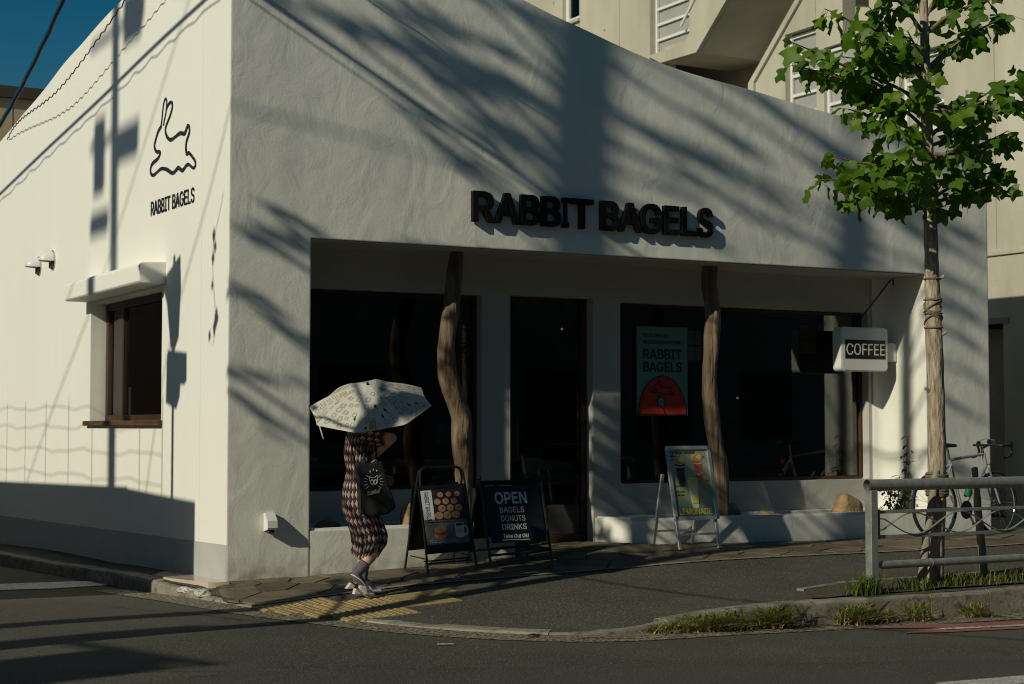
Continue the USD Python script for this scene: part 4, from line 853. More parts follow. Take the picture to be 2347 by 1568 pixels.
for gx in range(4):
    for gy in range(4):
        cx, cy = pw * (.36 + .20 * gx + (.09 if gy % 2 else 0)), ph * (.525 + .128 * gy); R_ = .039 - .004 * gy
        if cx > pw - .02: continue
        g = ell(cx, cy, R_, R_ * .86).intersection(sbox(pw * .25, ph * .44, pw, ph)).difference(ell(cx + .004, cy + .002, R_ * .22, R_ * .16) if (gx + gy) % 2 else Point(-9, -9).buffer(.001))
        v, f = extrude(g, 1.0); dd = np.hypot((v[:, 0] - cx) / R_, (v[:, 1] - cy) / (R_ * .86)); v[:, 2] = np.where(v[:, 2] > .5, .0035, .0006)
        obj('bagel', place((v, f), PT), 'bagel_print', po, smooth=False)
flat('lettering', txt('RABBIT BAGELS', .040, pw * .07, ph * .965, 1, rot=-90, w=ph * .52), PT, .001, 'print_dark', po)
flat('mug', ell(pw * .80, ph * .13, .042, .014).union(sbox(pw * .80 - .042, ph * .13, pw * .80 + .042, ph * .34)).union(ell(pw * .80, ph * .34, .045, .022)).union(ell(pw * .93, ph * .23, .03, .045).difference(ell(pw * .93, ph * .23, .019, .032))), PT, .0006, 'plastic_white', po)
flat('coffee', ell(pw * .80, ph * .34, .036, .015), PT, .002, 'print_dark', po)
flat('mug_lettering', txt('RABBIT', .013, pw * .72, ph * .235, 0).union(txt('BAGELS', .013, pw * .72, ph * .195, 0)), PT, .002, 'print_grey', po)
flat('bread', ell(pw * .34, ph * .17, .062, .035), PT, .0006, 'bread_print', po); flat('filling', ell(pw * .35, ph * .21, .055, .022), PT, .0018, 'filling_print', po); flat('bread', ell(pw * .34, ph * .265, .058, .032), PT, .003, 'bread_print', po)
flat('small_lettering', txt('店内にてベーグルやベーグルサンドを', .011, pw * .06, ph * .065, 0, CJK).union(txt('お飲み物と一緒にお楽しみいただけます。', .011, pw * .06, ph * .03, 0, CJK)), PT, .001, 'lettering_white', po)
flat('script_line', txt('We love bagels every day', .013, pw * .06, ph * .40, 0, shear=15), PT, .001, 'print_dark', po)

# board 2: black chalkboard style, hung in a tube frame
x0, x1, yf, yb, h = 2.235, 2.855, -.52, -.06, .765
b2 = thing('open_board', 'black folding board with white OPEN lettering, between the bagel poster and the door', 'A-board', ((x0 + x1) / 2, (yf + yb) / 2, z1(2.5, -.3)), 'folding boards on the paving')
zf, zb = [z1(x0, yf), z1(x1, yf)], [z1(x0, yb), z1(x1, yb)]; ym = (yf + yb) / 2; zt = sum(zf) / 2 + h
for ya, zz in ((yf, zf), (yb, zb)):
    for xx_, zq in ((x0, zz[0]), (x1, zz[1])):
        obj('leg', tube([(xx_, ya, zq), (xx_, ym + (ya - ym) * .06, zt)], .013, 8), 'black_metal', b2)
    obj('lower_bar', tube([(x0, ym + (ya - ym) * .85, zz[0] + .11), (x1, ym + (ya - ym) * .85, zz[1] + .11)], .011, 8), 'black_metal', b2)
for xx_ in (x0, x1): obj('hinge', sphere((xx_, ym, zt + .005), .026, 2, (.8, 1.2, 1)), 'black_metal', b2)
obj('top_bar', tube([(x0, ym - .02, zt - .03), (x1, ym - .02, zt - .03)], .012, 8), 'black_metal', b2)
A = np.array([x0 + .03, yf + .20 * (ym - yf) - .004, zf[0] + .22]); C_ = np.array([x1 - .03, A[1], zf[1] + .22 - (zf[1] - zf[0]) * 1.0])
TO = panel_T(A, C_, np.array([x0 + .03, ym - .03, zt - .05])); pw = x1 - x0 - .06; ph = float(np.linalg.norm(np.array([A[0], ym - .03, zt - .05]) - A))
pn = obj('panel', place(box(0, pw, 0, ph, -.008, 0), TO), 'board_black', b2, smooth=False)
for xx_ in (.12, pw - .12): obj('clip', place(box(xx_ - .012, xx_ + .012, ph - .02, ph + .035, -.012, .004), TO), 'black_metal', b2)
obj('panel', place(box(0, pw, 0, ph, .0, .006), panel_T(np.array([x0 + .03, yb - .20 * (yb - ym), zb[0] + .22]), np.array([x1 - .03, yb - .20 * (yb - ym), zb[1] + .22]), np.array([x0 + .03, ym + .03, zt - .05]))), 'board_black', b2, smooth=False)
for k, (s_, hh, yy, a, b, bd) in enumerate([('OPEN', .098, .665, .165, .745, 2), ('BAGELS', .05, .505, .225, .665, 1), ('DONUTS', .05, .36, .225, .665, 1), ('DRINKS', .05, .215, .225, .665, 1)]):
    flat('lettering', txt(s_, hh, pw * a, ph * yy, bd, w=pw * (b - a)), TO, .0005, 'lettering_white', pn)
flat('lettering', txt('Take Out Ok!', .032, pw * .215, ph * .075, 1, shear=10, w=pw * .46), TO, .0005, 'lettering_white', pn)
flat('underline', sbox(pw * .19, ph * .038, pw * .69, ph * .045), TO, .0005, 'lettering_white', pn)
flat('border_line', sbox(pw * .02, ph * .965, pw * .5, ph * .972), TO, .0005, 'lettering_white', pn)

# board 3: aluminium snap frame with the lemonade poster
x0, x1, yf, yb, h = 4.235, 4.725, -.50, -.05, .97
b3 = thing('lemonade_board', 'silver aluminium folding board with a lemonade poster in front of the right planter', 'A-board', ((x0 + x1) / 2, (yf + yb) / 2, z1(4.4, -.3)), 'folding boards on the paving')
zf, zb = [z1(x0, yf), z1(x1, yf)], [z1(x0, yb), z1(x1, yb)]; ym = (yf + yb) / 2; zt = sum(zf) / 2 + h
for ya, zz, top in ((yf, zf, .45), (yb, zb, .72)):
    for xx_, zq in ((x0 + .02, zz[0]), (x1 - .02, zz[1])):
        e = np.array([xx_, ya + (ym - ya) * top, zq + (zt - zq) * top]); a = np.array([xx_, ya, zq])
        obj('leg', bar(a, e, .034, .022, ch=.003), 'aluminium', b3)
        obj('foot', bar(a - (0, 0, 0), a + (e - a) * .02, .037, .026), 'plastic_black', b3)
    obj('cross_bar', bar((x0 + .02, ya + (ym - ya) * .15, sum(zz) / 2 + (zt - sum(zz) / 2) * .15), (x1 - .02, ya + (ym - ya) * .15, sum(zz) / 2 + (zt - sum(zz) / 2) * .15), .026, .018), 'aluminium', b3)
k0 = .285
A = np.array([x0 - .012, yf + (ym - yf) * k0 - .012, zf[0] + (zt - zf[0]) * k0]); C_ = A + (x1 - x0 + .024, 0, 0)
TL = panel_T(A, C_, np.array([x0 - .012, ym - .012, zt])); pw = x1 - x0 + .024; ph = float(np.linalg.norm(np.array([A[0], ym - .012, zt]) - A))
rim = sbox(.02, .02, pw - .02, ph - .02).buffer(.02, quad_segs=3).difference(sbox(.034, .034, pw - .034, ph - .034))
v, f = extrude(rim, .022, TL); obj('snap_frame', (v, f), 'aluminium', b3, smooth=30)
for cx in (.022, pw - .022):
    for cy in (.022, ph - .022): obj('corner_cap', place(box(cx - .02, cx + .02, cy - .02, cy + .02, .004, .0245, .006), TL), 'chrome', b3)
obj('back_plate', place(box(.02, pw - .02, .02, ph - .02, -.004, .004), TL), 'plastic_black', b3, smooth=False)
po = obj('poster', place(box(.03, pw - .03, .03, ph - .03, .0045, .007), TL), 'poster_fade', b3, smooth=False)
QT = T_(TL[:, 0], TL[:, 1], TL[:, 2], TL[:, 3] + TL[:, 0] * .034 + TL[:, 1] * .034 + TL[:, 2] * .007); w_, h_ = pw - .068, ph - .068
def cup(cx, cy, s, body, top, nm):
    g = Polygon([(cx - .062 * s, cy + .13 * s), (cx + .062 * s, cy + .13 * s), (cx + .036 * s, cy - .13 * s), (cx - .036 * s, cy - .13 * s)]).union(ell(cx, cy - .13 * s, .036 * s, .012 * s))
    flat('cup', g, QT, .0004, body, po); flat('drink', ell(cx, cy + .135 * s, .07 * s, .042 * s), QT, .0018, 'pale_print', po); flat('drink', ell(cx, cy + .135 * s, .062 * s, .036 * s), QT, .0031, top, po)
    flat('lemon_slice', ell(cx + .02 * s, cy + .14 * s, .032 * s, .022 * s), QT, .0045, 'lemon_print', po)
    flat('rim_line', Polygon([(cx - .066 * s, cy + .085 * s), (cx, cy + .072 * s), (cx + .066 * s, cy + .085 * s), (cx + .064 * s, cy + .073 * s), (cx, cy + .06 * s), (cx - .064 * s, cy + .073 * s)]), QT, .0025, 'pale_print', po)
cup(w_ * .25, h_ * .64, .9, 'cola_print', 'orange_print', 0); cup(w_ * .72, h_ * .69, .9, 'amber_print', 'orange_print', 0); cup(w_ * .52, h_ * .33, .95, 'pale_print', 'lemon_print', 0)
flat('cup', Polygon([(w_ * .52 - .045, h_ * .28), (w_ * .52 + .045, h_ * .28), (w_ * .52 + .035, h_ * .2), (w_ * .52 - .035, h_ * .2)]), QT, .006, 'lemon_print', po)
for s_, hh, x, y, b_, wd in (('HOMEMADE LEMONADE', .026, .0, .935, 1, .68), ('自家製レモネード', .018, .01, .885, 0, .28), ('with coffee', .017, .04, .835, 0, .26), ('with tea', .017, .72, .875, 0, .19), ('with water', .015, .06, .36, 0, .22), ('with soda', .015, .06, .31, 0, .2), ('550', .014, .05, .44, 0, .1), ('550', .014, .86, .52, 0, .09)):
    flat('lettering', txt(s_, hh, w_ * x, h_ * y, b_, CJK if s_[0] > 'z' else FONT, w=w_ * wd), QT, .0012, 'print_dark', po)
flat('lettering', txt('Try tasting it!', .026, w_ * .36, h_ * .575, 0, rot=9, shear=8, w=w_ * .46), QT, .0075, 'lettering_white', po)
flat('lettering', txt('LEMONADE', .055, w_ * .08, h_ * .03, 2, w=w_ * .84), QT, .0012, 'yellow_print', po)

# COFFEE box sign on the right-hand reveal
cs = thing('coffee_sign', 'white box sign reading COFFEE on the right side of the shop front', 'sign', (7.1, .2, 2.1))
SX0, SX1, SZ0, SZ1, SY = fac(1927, 800, .42)[0], fac(2034.6, 800, .42)[0], fac(1980, 851.5, .42)[2], fac(1980, 750.5, .42)[2], .42
g = sbox(SX0 + .05, SZ0 + .05, SX1 - .05, SZ1 - .05).buffer(.05, quad_segs=5)
v, f = prism_xz(g, SY, SY + .13); obj('box', (v, f), 'plastic_white', cs, smooth=40)
v, f = prism_xz(g.buffer(-.012), SY - .006, SY - .0015); fp = obj('face', (v, f), 'plastic_white', cs, smooth=30)
bz0, bz1 = SZ0 + (SZ1 - SZ0) * .285, SZ0 + (SZ1 - SZ0) * .715
obj('black_band', box(SX0 + .055, SX1 - .04, SY - .0085, SY - .0065, bz0, bz1), 'plastic_black', fp, smooth=False)
v, f = prism_xz(fit(text_shape('COFFEE', .12, 0), SX0 + .075, SX1 - .05, bz0 + (bz1 - bz0) * .2, bz0 + (bz1 - bz0) * .8), SY - .011, SY - .009); obj('lettering', (v, f), 'lettering_white', fp, smooth=False)
obj('bracket', box(SX1 - .004, 7.80, SY + .03, SY + .09, 2.00, 2.20, .004), 'plastic_white', cs)
ra, rb2 = fac(1960, 747, SY + .06), fac(2040, 643, SY + .06); obj('stay_rod', tube([ra, rb2, rb2 + (.04, 0, .012), rb2 + (.045, 0, -.05)], .008, 6), 'black_metal', cs)
# the mint poster in the right window
mp = thing('window_poster', 'mint green poster with a red bagel hanging inside the right shop window', 'poster', (4.92, .79, 1.87))
px0, px1, pz0, pz1 = 4.632, 5.262, 1.405, 2.316; MT = T_((1, 0, 0), (0, 0, 1), (0, -1, 0), (px0, .795, pz0)); w_, h_ = px1 - px0, pz1 - pz0
obj('sheet', box(px0, px1, .796, .80, pz0, pz1), 'poster_mint', mp, smooth=False)
dome_ = ell(w_ * .5, .0, w_ * .485, h_ * .455).intersection(sbox(0, .004, w_, h_))
flat('bagel_line', dome_, MT, .0, 'poster_black', mp); flat('red_bagel', dome_.buffer(-.012).union(sbox(w_ * .05, .004, w_ * .95, .02).intersection(dome_.buffer(-.010))), MT, .0016, 'poster_red', mp)
drop = ell(w_ * .47, h_ * .155, .052, .055).union(Polygon([(w_ * .47 - .05, h_ * .145), (w_ * .47 + .05, h_ * .145), (w_ * .52, h_ * .06)]))
flat('hole_line', drop.union(strokes([[(w_ * .51, h_ * .075), (w_ * .55, h_ * .03), (w_ * .57, .005)]], .014)), MT, .003, 'poster_black', mp); flat('hole', drop.buffer(-.011), MT, .0045, 'poster_mint', mp)
rb = np.array([(388, 1078), (400, 1065), (455, 1058), (462, 1046), (420, 1035), (412, 1015), (430, 985), (468, 970), (478, 935), (492, 915), (500, 935), (482, 975), (505, 945), (535, 932), (540, 950), (500, 995), (520, 1022), (600, 1022), (640, 1020), (655, 1012), (664, 1028), (640, 1050), (640, 1075), (680, 1095), (705, 1112), (690, 1118), (640, 1105), (600, 1110), (560, 1112), (510, 1098), (470, 1088), (400, 1092), (388, 1078)], float)
rb = np.c_[(rb[:, 0] - 185) / 715 * w_, (1405 - rb[:, 1]) / 1215 * h_]; flat('rabbit', strokes([crspline(rb, 3)], .009), MT, .003, 'poster_black', mp)
for s_, hh, y, wd, b_ in (('nice to meet you !', .048, .880, .51, 0), ('we love bagels every day !', .048, .805, .76, 0), ('RABBIT', .095, .638, .76, 2), ('BAGELS', .095, .495, .76, 2)): flat('lettering', txt(s_, hh, w_ * .125, h_ * y, b_, w=w_ * wd), MT, .0012, 'poster_black', mp)

# ------------------------------------------------------------------ inside the shop
def chair(base, rot, label):
    t = thing('cafe_chair', label, 'chair', (0, 0, 0), None)
    obj('seat', box(-.21, .21, -.21, .21, .42, .47, .02), 'cream_fabric', t)
    obj('backrest', cat(tube([(-.2, .2, .68), (-.1, .225, .69), (.1, .225, .69), (.2, .2, .68)], [.10, .12, .12, .10], 10, squash=.2), box(-.2, .2, .19, .225, .60, .84, .015)), 'cream_fabric', t)
    for x in (-.19, .19):
        obj('leg', tube([(x, -.19, 0), (x, -.18, .43)], .014, 6), 'green_paint', t)
        obj('rear_leg', tube([(x, .22, 0), (x, .19, .43), (x, .23, .82)], .014, 6), 'green_paint', t)
    obj('rail', tube([(-.19, .235, .74), (.19, .235, .74)], .013, 6), 'green_paint', t); obj('side_rail', cat(tube([(-.19, -.18, .40), (-.19, .19, .40)], .011, 6), tube([(.19, -.18, .40), (.19, .19, .40)], .011, 6)), 'green_paint', t)
    p = stage.GetPrimAtPath(t); xf = UsdGeom.Xformable(p); xf.ClearXformOpOrder(); xf.AddTranslateOp(opSuffix='at').Set(Gf.Vec3d(*base)); xf.AddRotateZOp().Set(rot)
    return t
q1 = fac(1213, 1075, 1.9); chair((q1[0] - .02, 1.9, .10), -62, 'green framed cream chair just inside the door')
q2 = fac(1280, 1150, 1.35); chair((q2[0] + .05, 1.45, .10), 150, 'green framed chair turned away behind the door, lower right of the other')
q3 = fac(1018, 1058, 1.8); chair((q3[0], 2.0, .10), 200, 'cream chair behind the left window by the driftwood post')
ct = thing('counter_table', 'long wooden table behind the left shop window', 'table', (1.9, 1.6, .1))
obj('tabletop', box(.7, 2.62, 1.35, 1.85, .90, .94, .005), 'table_wood', ct); obj('lower_shelf', box(.75, 2.58, 1.4, 1.8, .55, .58, .005), 'table_wood', ct)
for x in (.76, 2.55):
    for y in (1.4, 1.8): obj('leg', box(x - .03, x + .03, y - .03, y + .03, .1, .9, .004), 'table_wood', ct)
fr = thing('lemon_bowl', 'small heap of yellow fruit on the table behind the left window', 'fruit', (1.28, 1.5, .94))
for k in range(7): obj('fruit', sphere((1.22 + .055 * (k % 4), 1.45 + .05 * (k // 4), .972 + (.03 if k > 5 else 0)), .033, 2, (1.2, 1, 1)), 'fruit', fr, smooth=True)
bs_ = thing('blue_sticks', 'bundle of pale blue sticks seen through the left window beside the driftwood post', 'sticks', tuple(fac(1022, 1015, 1.3)))
for k in range(9):
    a, b = fac(1003 + 4.3 * k, 1016 + (k % 3) * 2, 1.3), fac(1008 + 4.2 * k, 968 + (k % 2) * 3, 1.3); obj('stick', tube([a, b], .006, 5), 'pale_blue', bs_)
for x, y, lb in ((1855, 778, 'small square lattice lamp behind the right window near the coffee sign'), (1592, 792, 'small square lattice lamp half hidden by the mint poster')):
    c = fac(x, y, 1.6); t = thing('lattice_lamp', lb, 'lamp', c)
    for i in (-1, 1):
        for j in (-1, 1): obj('pane', box(c[0] + i * .05 - .04, c[0] + i * .05 + .04, 1.6, 1.66, c[2] + j * .085 - .075, c[2] + j * .085 + .075), 'cream_fabric', t)
    obj('back', box(c[0] - .1, c[0] + .1, 1.66, 1.70, c[2] - .18, c[2] + .18), 'dark_wood', t)
for x, y, lb in ((1690, 912, 'tiny warm bulb glowing deep behind the right window'), (1288, 754, 'tiny bulb glinting behind the top of the door')):
    c = fac(x, y, 3.0); t = thing('bulb', lb, 'light bulb', c); obj('globe', sphere(c, .014, 2), 'bulb', t, smooth=True); obj('flex', tube([c + (0, 0, .012), (c[0], 3.0, 2.9)], .004, 5), 'plastic_black', t)
# ------------------------------------------------------------------ the woman under the umbrella
def chain(joints, r, sub=10):
    """hull of the spheres at two joints, for every pair"""
    ms = []
    for a, b, ra, rb in joints:
        ms.append(Manifold.batch_hull([Manifold.sphere(ra, sub).translate(list(map(float, a))), Manifold.sphere(rb, sub).translate(list(map(float, b)))]))
    return ms
def smooth_body(ms, edge, it=8):
    m = Manifold.batch_boolean(ms, m3.OpType.Add).refine_to_length(edge)
    v, f = VF(m); t = trimesh.Trimesh(v, f, process=True); trimesh.smoothing.filter_taubin(t, iterations=it); return np.array(t.vertices), np.array(t.faces)
WB = np.array([.65, -1.33, z1(.65, -1.33) + .014])
# umbrella: where it is and how it leans
uc = CAM + proj_line(846.7, 915) * 12.98
ax = np.array([0, 0, 1.0]) - .46 * fh - .075 * RIGHT; ax /= np.linalg.norm(ax)
hand = uc - ax * .45; hl = hand - WB
J = dict(pel=(-.03, 0, .80), wai=(-.035, 0, .97), che=(-.03, 0, 1.13), nek=(-.01, 0, 1.30), nk2=(.005, 0, 1.37), hed=(.02, 0, 1.465),
         rs=(-.02, -.145, 1.265), ls=(-.02, .145, 1.265), re=(.085, -.335, 1.24), le=(.02, .215, 1.02), lw=(.17, .16, .96))
g_ = lambda k: np.array(J[k], float)
rw = hl + np.array([-.035, -.045, -.045])
seg = [(g_('pel'), g_('wai'), .115, .095), (g_('wai'), g_('che'), .095, .105), (g_('che'), g_('nek'), .10, .05), (g_('nek'), g_('nk2'), .047, .045), (g_('ls'), g_('rs'), .055, .055),
       (g_('rs'), g_('re'), .048, .040), (g_('re'), rw, .040, .025), (g_('ls'), g_('le'), .048, .038), (g_('le'), g_('lw'), .038, .024),
       ((-.03, -.08, .80), (.105, -.075, .44), .085, .052), ((.105, -.075, .44), (.02, -.08, .31), .052, .050), ((.02, -.08, .31), (-.09, -.08, .185), .050, .032),
       ((-.03, .08, .80), (.065, .08, .45), .085, .052), ((.065, .08, .45), (.045, .085, .32), .052, .05), ((.045, .085, .32), (.035, .085, .115), .05, .032),
       ((-.09, -.08, .175), (-.015, -.08, .055), .034, .026), ((-.015, -.08, .055), (.035, -.08, .03), .026, .018), ((.03, .085, .10), (.12, .085, .045), .034, .020), ((.12, .085, .045), (.17, .085, .026), .020, .010)]
ms = chain([(np.array(a), np.array(b), ra, rb) for a, b, ra, rb in seg], 0, 14)
hd = Manifold.sphere(1.0, 24).scale([.098, .078, .118]).translate(list(map(float, g_('hed'))))
jaw = Manifold.batch_hull([Manifold.sphere(.05, 14).translate([.05, 0, 1.415]), Manifold.sphere(.028, 12).translate([.088, 0, 1.375])])
nose = Manifold.batch_hull([Manifold.sphere(.009, 8).translate([.118, 0, 1.475]), Manifold.sphere(.013, 8).translate([.131, 0, 1.442])])
ears = [Manifold.sphere(1, 10).scale([.018, .008, .03]).translate([.01, s * .078, 1.452]) for s in (-1, 1)]
lips = Manifold.sphere(1, 10).scale([.012, .022, .008]).translate([.112, 0, 1.408])
body = smooth_body(ms + [hd, jaw, nose, lips, *ears], .022, 6)
# hands: the right one closed round the shaft, the left one loose
def hand_mesh(wrist, palm_c, across, along, inward, grip):
    """wrist, centre of the palm; across = from little finger to forefinger, along = the way the fingers leave, inward = the way they close"""
    ms = [Manifold.batch_hull([Manifold.sphere(.022, 10).translate(list(map(float, wrist))), *[Manifold.sphere(.013, 8).translate(list(map(float, palm_c + across * a + along * b))) for a in (-.026, .026) for b in (-.02, .03)]])]
    for k, (a, L) in enumerate(((-.030, .055), (-.010, .068), (.010, .074), (.030, .066))):
        p = palm_c + across * a + along * .03; q = [p]
        dirn = along.copy()
        for s_, (l_, bend) in enumerate(((.42, grip), (.33, grip), (.25, grip))):
            an = bend * (s_ + .6); dd = along * math.cos(an) + inward * math.sin(an); q.append(q[-1] + dd * L * l_ * 1.15)
        for i in range(3): ms.append(Manifold.batch_hull([Manifold.sphere(.0088 - .0008 * i, 8).translate(list(map(float, q[i]))), Manifold.sphere(.008 - .0008 * i, 8).translate(list(map(float, q[i + 1])))]))
    p = palm_c + across * .026 - along * .018; q1 = p + across * .022 + along * .018 + inward * .014; q2 = q1 + along * .02 + inward * .026
    ms += [Manifold.batch_hull([Manifold.sphere(.012, 8).translate(list(map(float, p))), Manifold.sphere(.0105, 8).translate(list(map(float, q1)))]), Manifold.batch_hull([Manifold.sphere(.0105, 8).translate(list(map(float, q1))), Manifold.sphere(.008, 8).translate(list(map(float, q2)))])]
    v, f = VF(Manifold.batch_boolean(ms, m3.OpType.Add).refine_to_length(.006)); t = trimesh.Trimesh(v, f, process=True); trimesh.smoothing.filter_taubin(t, iterations=4); return np.array(t.vertices), np.array(t.faces)
fwd_ = np.array([.80, .60, 0.]); fwd_ -= ax * (fwd_ @ ax); fwd_ /= np.linalg.norm(fwd_); side = np.cross(ax, fwd_)
rh = hand_mesh(rw, hl - side * .018 - fwd_ * .012 if (-side) @ np.array([0, 1, 0]) > 0 else hl - side * .0 + np.cross(fwd_, ax) * .020 - fwd_ * .012, ax, fwd_, -np.cross(fwd_, ax), 1.15)
lh = hand_mesh(g_('lw'), g_('lw') + np.array([.045, -.02, -.03]), np.array([0, .2, .98]) / 1.0, np.array([.8, -.35, -.5]) / 1.005, np.array([.1, -.95, .2]) / .98, .45)
wm = thing('person', 'person in a harlequin patterned dress walking right under an umbrella with a black tote bag', 'person', WB)
def wo(name, m, mat, **k): return obj(name, (VF(m)[0] + WB, VF(m)[1]), mat, wm, **k)
bd = wo('body', cat(body, rh, lh), 'skin', smooth=True)
for s in (-1, 1):
    e = obj('eye', (sphere((.100, s * .031, 1.468), .0125, 2)[0] + WB, sphere((0, 0, 0), 1, 2)[1]), 'lettering_white', bd, smooth=True)
hv, hf = sphere((0, 0, 0), 1, 3); hv = hv * (.108, .090, .125); keep = ~((hv[:, 0] > .045) & (hv[:, 2] < .055)); hv[hv[:, 2] < -.02] *= (1, .95, 1.35); hv[:, 0] -= np.clip(-hv[:, 2], 0, 1) * .15
fk = keep[hf].all(1); hair_m = (hv + g_('hed') + (-.008, 0, .006), hf[fk]); obj('hair', (hair_m[0] + WB, hair_m[1]), 'hair', wm, smooth=True)
# dress: a loft from neck to hem, with sleeves; the cloth hangs in folds
S_ = np.array([(1.345, -.015, .052, .060), (1.315, -.018, .072, .105), (1.285, -.022, .092, .150), (1.22, -.028, .115, .170), (1.14, -.035, .122, .165), (1.06, -.04, .115, .150), (.98, -.038, .104, .138), (.91, -.033, .115, .152), (.83, -.030, .138, .175), (.74, -.026, .146, .182), (.65, -.01, .147, .180), (.56, .025, .145, .172), (.48, .052, .142, .166), (.42, .054, .134, .158), (.37, .036, .116, .142), (.315, .014, .098, .124)])
zz = np.linspace(S_[0, 0], S_[-1, 0], 70); I_ = lambda k: PchipInterpolator(S_[::-1, 0], S_[::-1, k])(zz)
cx_, rx_, ry_ = I_(1), I_(2) * np.where(zz > .6, .93, 1.0), I_(3) * .97; NA = 72; an = np.linspace(0, 2 * math.pi, NA + 1)
A_, Z_ = np.meshgrid(an, zz); fold = np.clip((1.0 - Z_) / .6, 0, 1)
rad = 1 + fold * (.045 * np.sin(A_ * 7 + Z_ * 4) + .03 * np.sin(A_ * 13 - Z_ * 9 + 1)) + .02 * np.sin(Z_ * 32 + 2.2 * np.sin(A_ * 2)) * np.exp(-((Z_ - .97) / .10) ** 2) * 1.4 + .018 * np.sin(A_ * 5 + Z_ * 22)
dv = np.stack([cx_[:, None] + rx_[:, None] * rad * np.cos(A_), ry_[:, None] * rad * np.sin(A_), Z_ + .012 * np.sin(A_ * 3) * fold], -1).reshape(-1, 3)
duv = np.stack([A_ / (2 * math.pi) * 26, Z_ / .07], -1).reshape(-1, 2)
i, j = np.meshgrid(np.arange(69), np.arange(NA), indexing='ij'); w1 = NA + 1
dq = np.stack([i * w1 + j, (i + 1) * w1 + j, (i + 1) * w1 + j + 1, i * w1 + j + 1], -1).reshape(-1, 4); df = np.vstack([dq[:, [0, 1, 2]], dq[:, [0, 2, 3]]])
def sleeve(a, b, ra, rb, tw):
    a, b = np.array(a), np.array(b); k, n = 14, 20; M_ = frame(b - a); t = np.linspace(0, 1, k)[:, None]; an2 = np.linspace(0, 2 * math.pi, n + 1)[None, :]
    r = ra + (rb - ra) * t + .006 * np.sin(t * 17 + an2 * 2 + tw); P = a + (b - a) * t; L = np.linalg.norm(b - a)
    v = P[:, None, :] + r[..., None] * (np.cos(an2)[..., None] * M_[:, 0] + np.sin(an2)[..., None] * M_[:, 1])
    uv = np.stack(np.broadcast_arrays(an2 / (2 * math.pi) * 10, t * L / .07), -1)
    ii, jj = np.meshgrid(np.arange(k - 1), np.arange(n), indexing='ij'); w = n + 1; q = np.stack([ii * w + jj, ii * w + jj + 1, (ii + 1) * w + jj + 1, (ii + 1) * w + jj], -1).reshape(-1, 4)
    return v.reshape(-1, 3), uv.reshape(-1, 2), np.vstack([q[:, [0, 1, 2]], q[:, [0, 2, 3]]])
s1 = sleeve((-.025, -.10, 1.265), (.066, -.295, 1.245), .082, .074, 0); s2 = sleeve((-.025, .10, 1.265), (.015, .215, 1.03), .082, .070, 2)
V = np.vstack([dv, s1[0], s2[0]]); UV = np.vstack([duv, s1[1], s2[1]]); Fm = np.vstack([df, s1[2] + len(dv), s2[2] + len(dv) + len(s1[0])])
wo('dress', (V, Fm), 'dress_cloth', smooth=True, uv=UV)
def leg_sleeve(pts, rs): return tube(spline(pts, 6), np.interp(np.linspace(0, 1, 6 * (len(pts) - 1) + 1), np.linspace(0, 1, len(pts)), rs), 16)
wo('sock', leg_sleeve([(-.02, -.083, .262), (-.06, -.082, .222), (-.092, -.08, .182), (-.05, -.08, .105), (-.01, -.08, .06)], [.048, .043, .038, .038, .03]), 'sock', smooth=True)
wo('sock', leg_sleeve([(.042, .085, .225), (.038, .085, .17), (.034, .085, .115), (.075, .085, .082), (.12, .085, .058)], [.045, .040, .038, .038, .031]), 'sock', smooth=True)
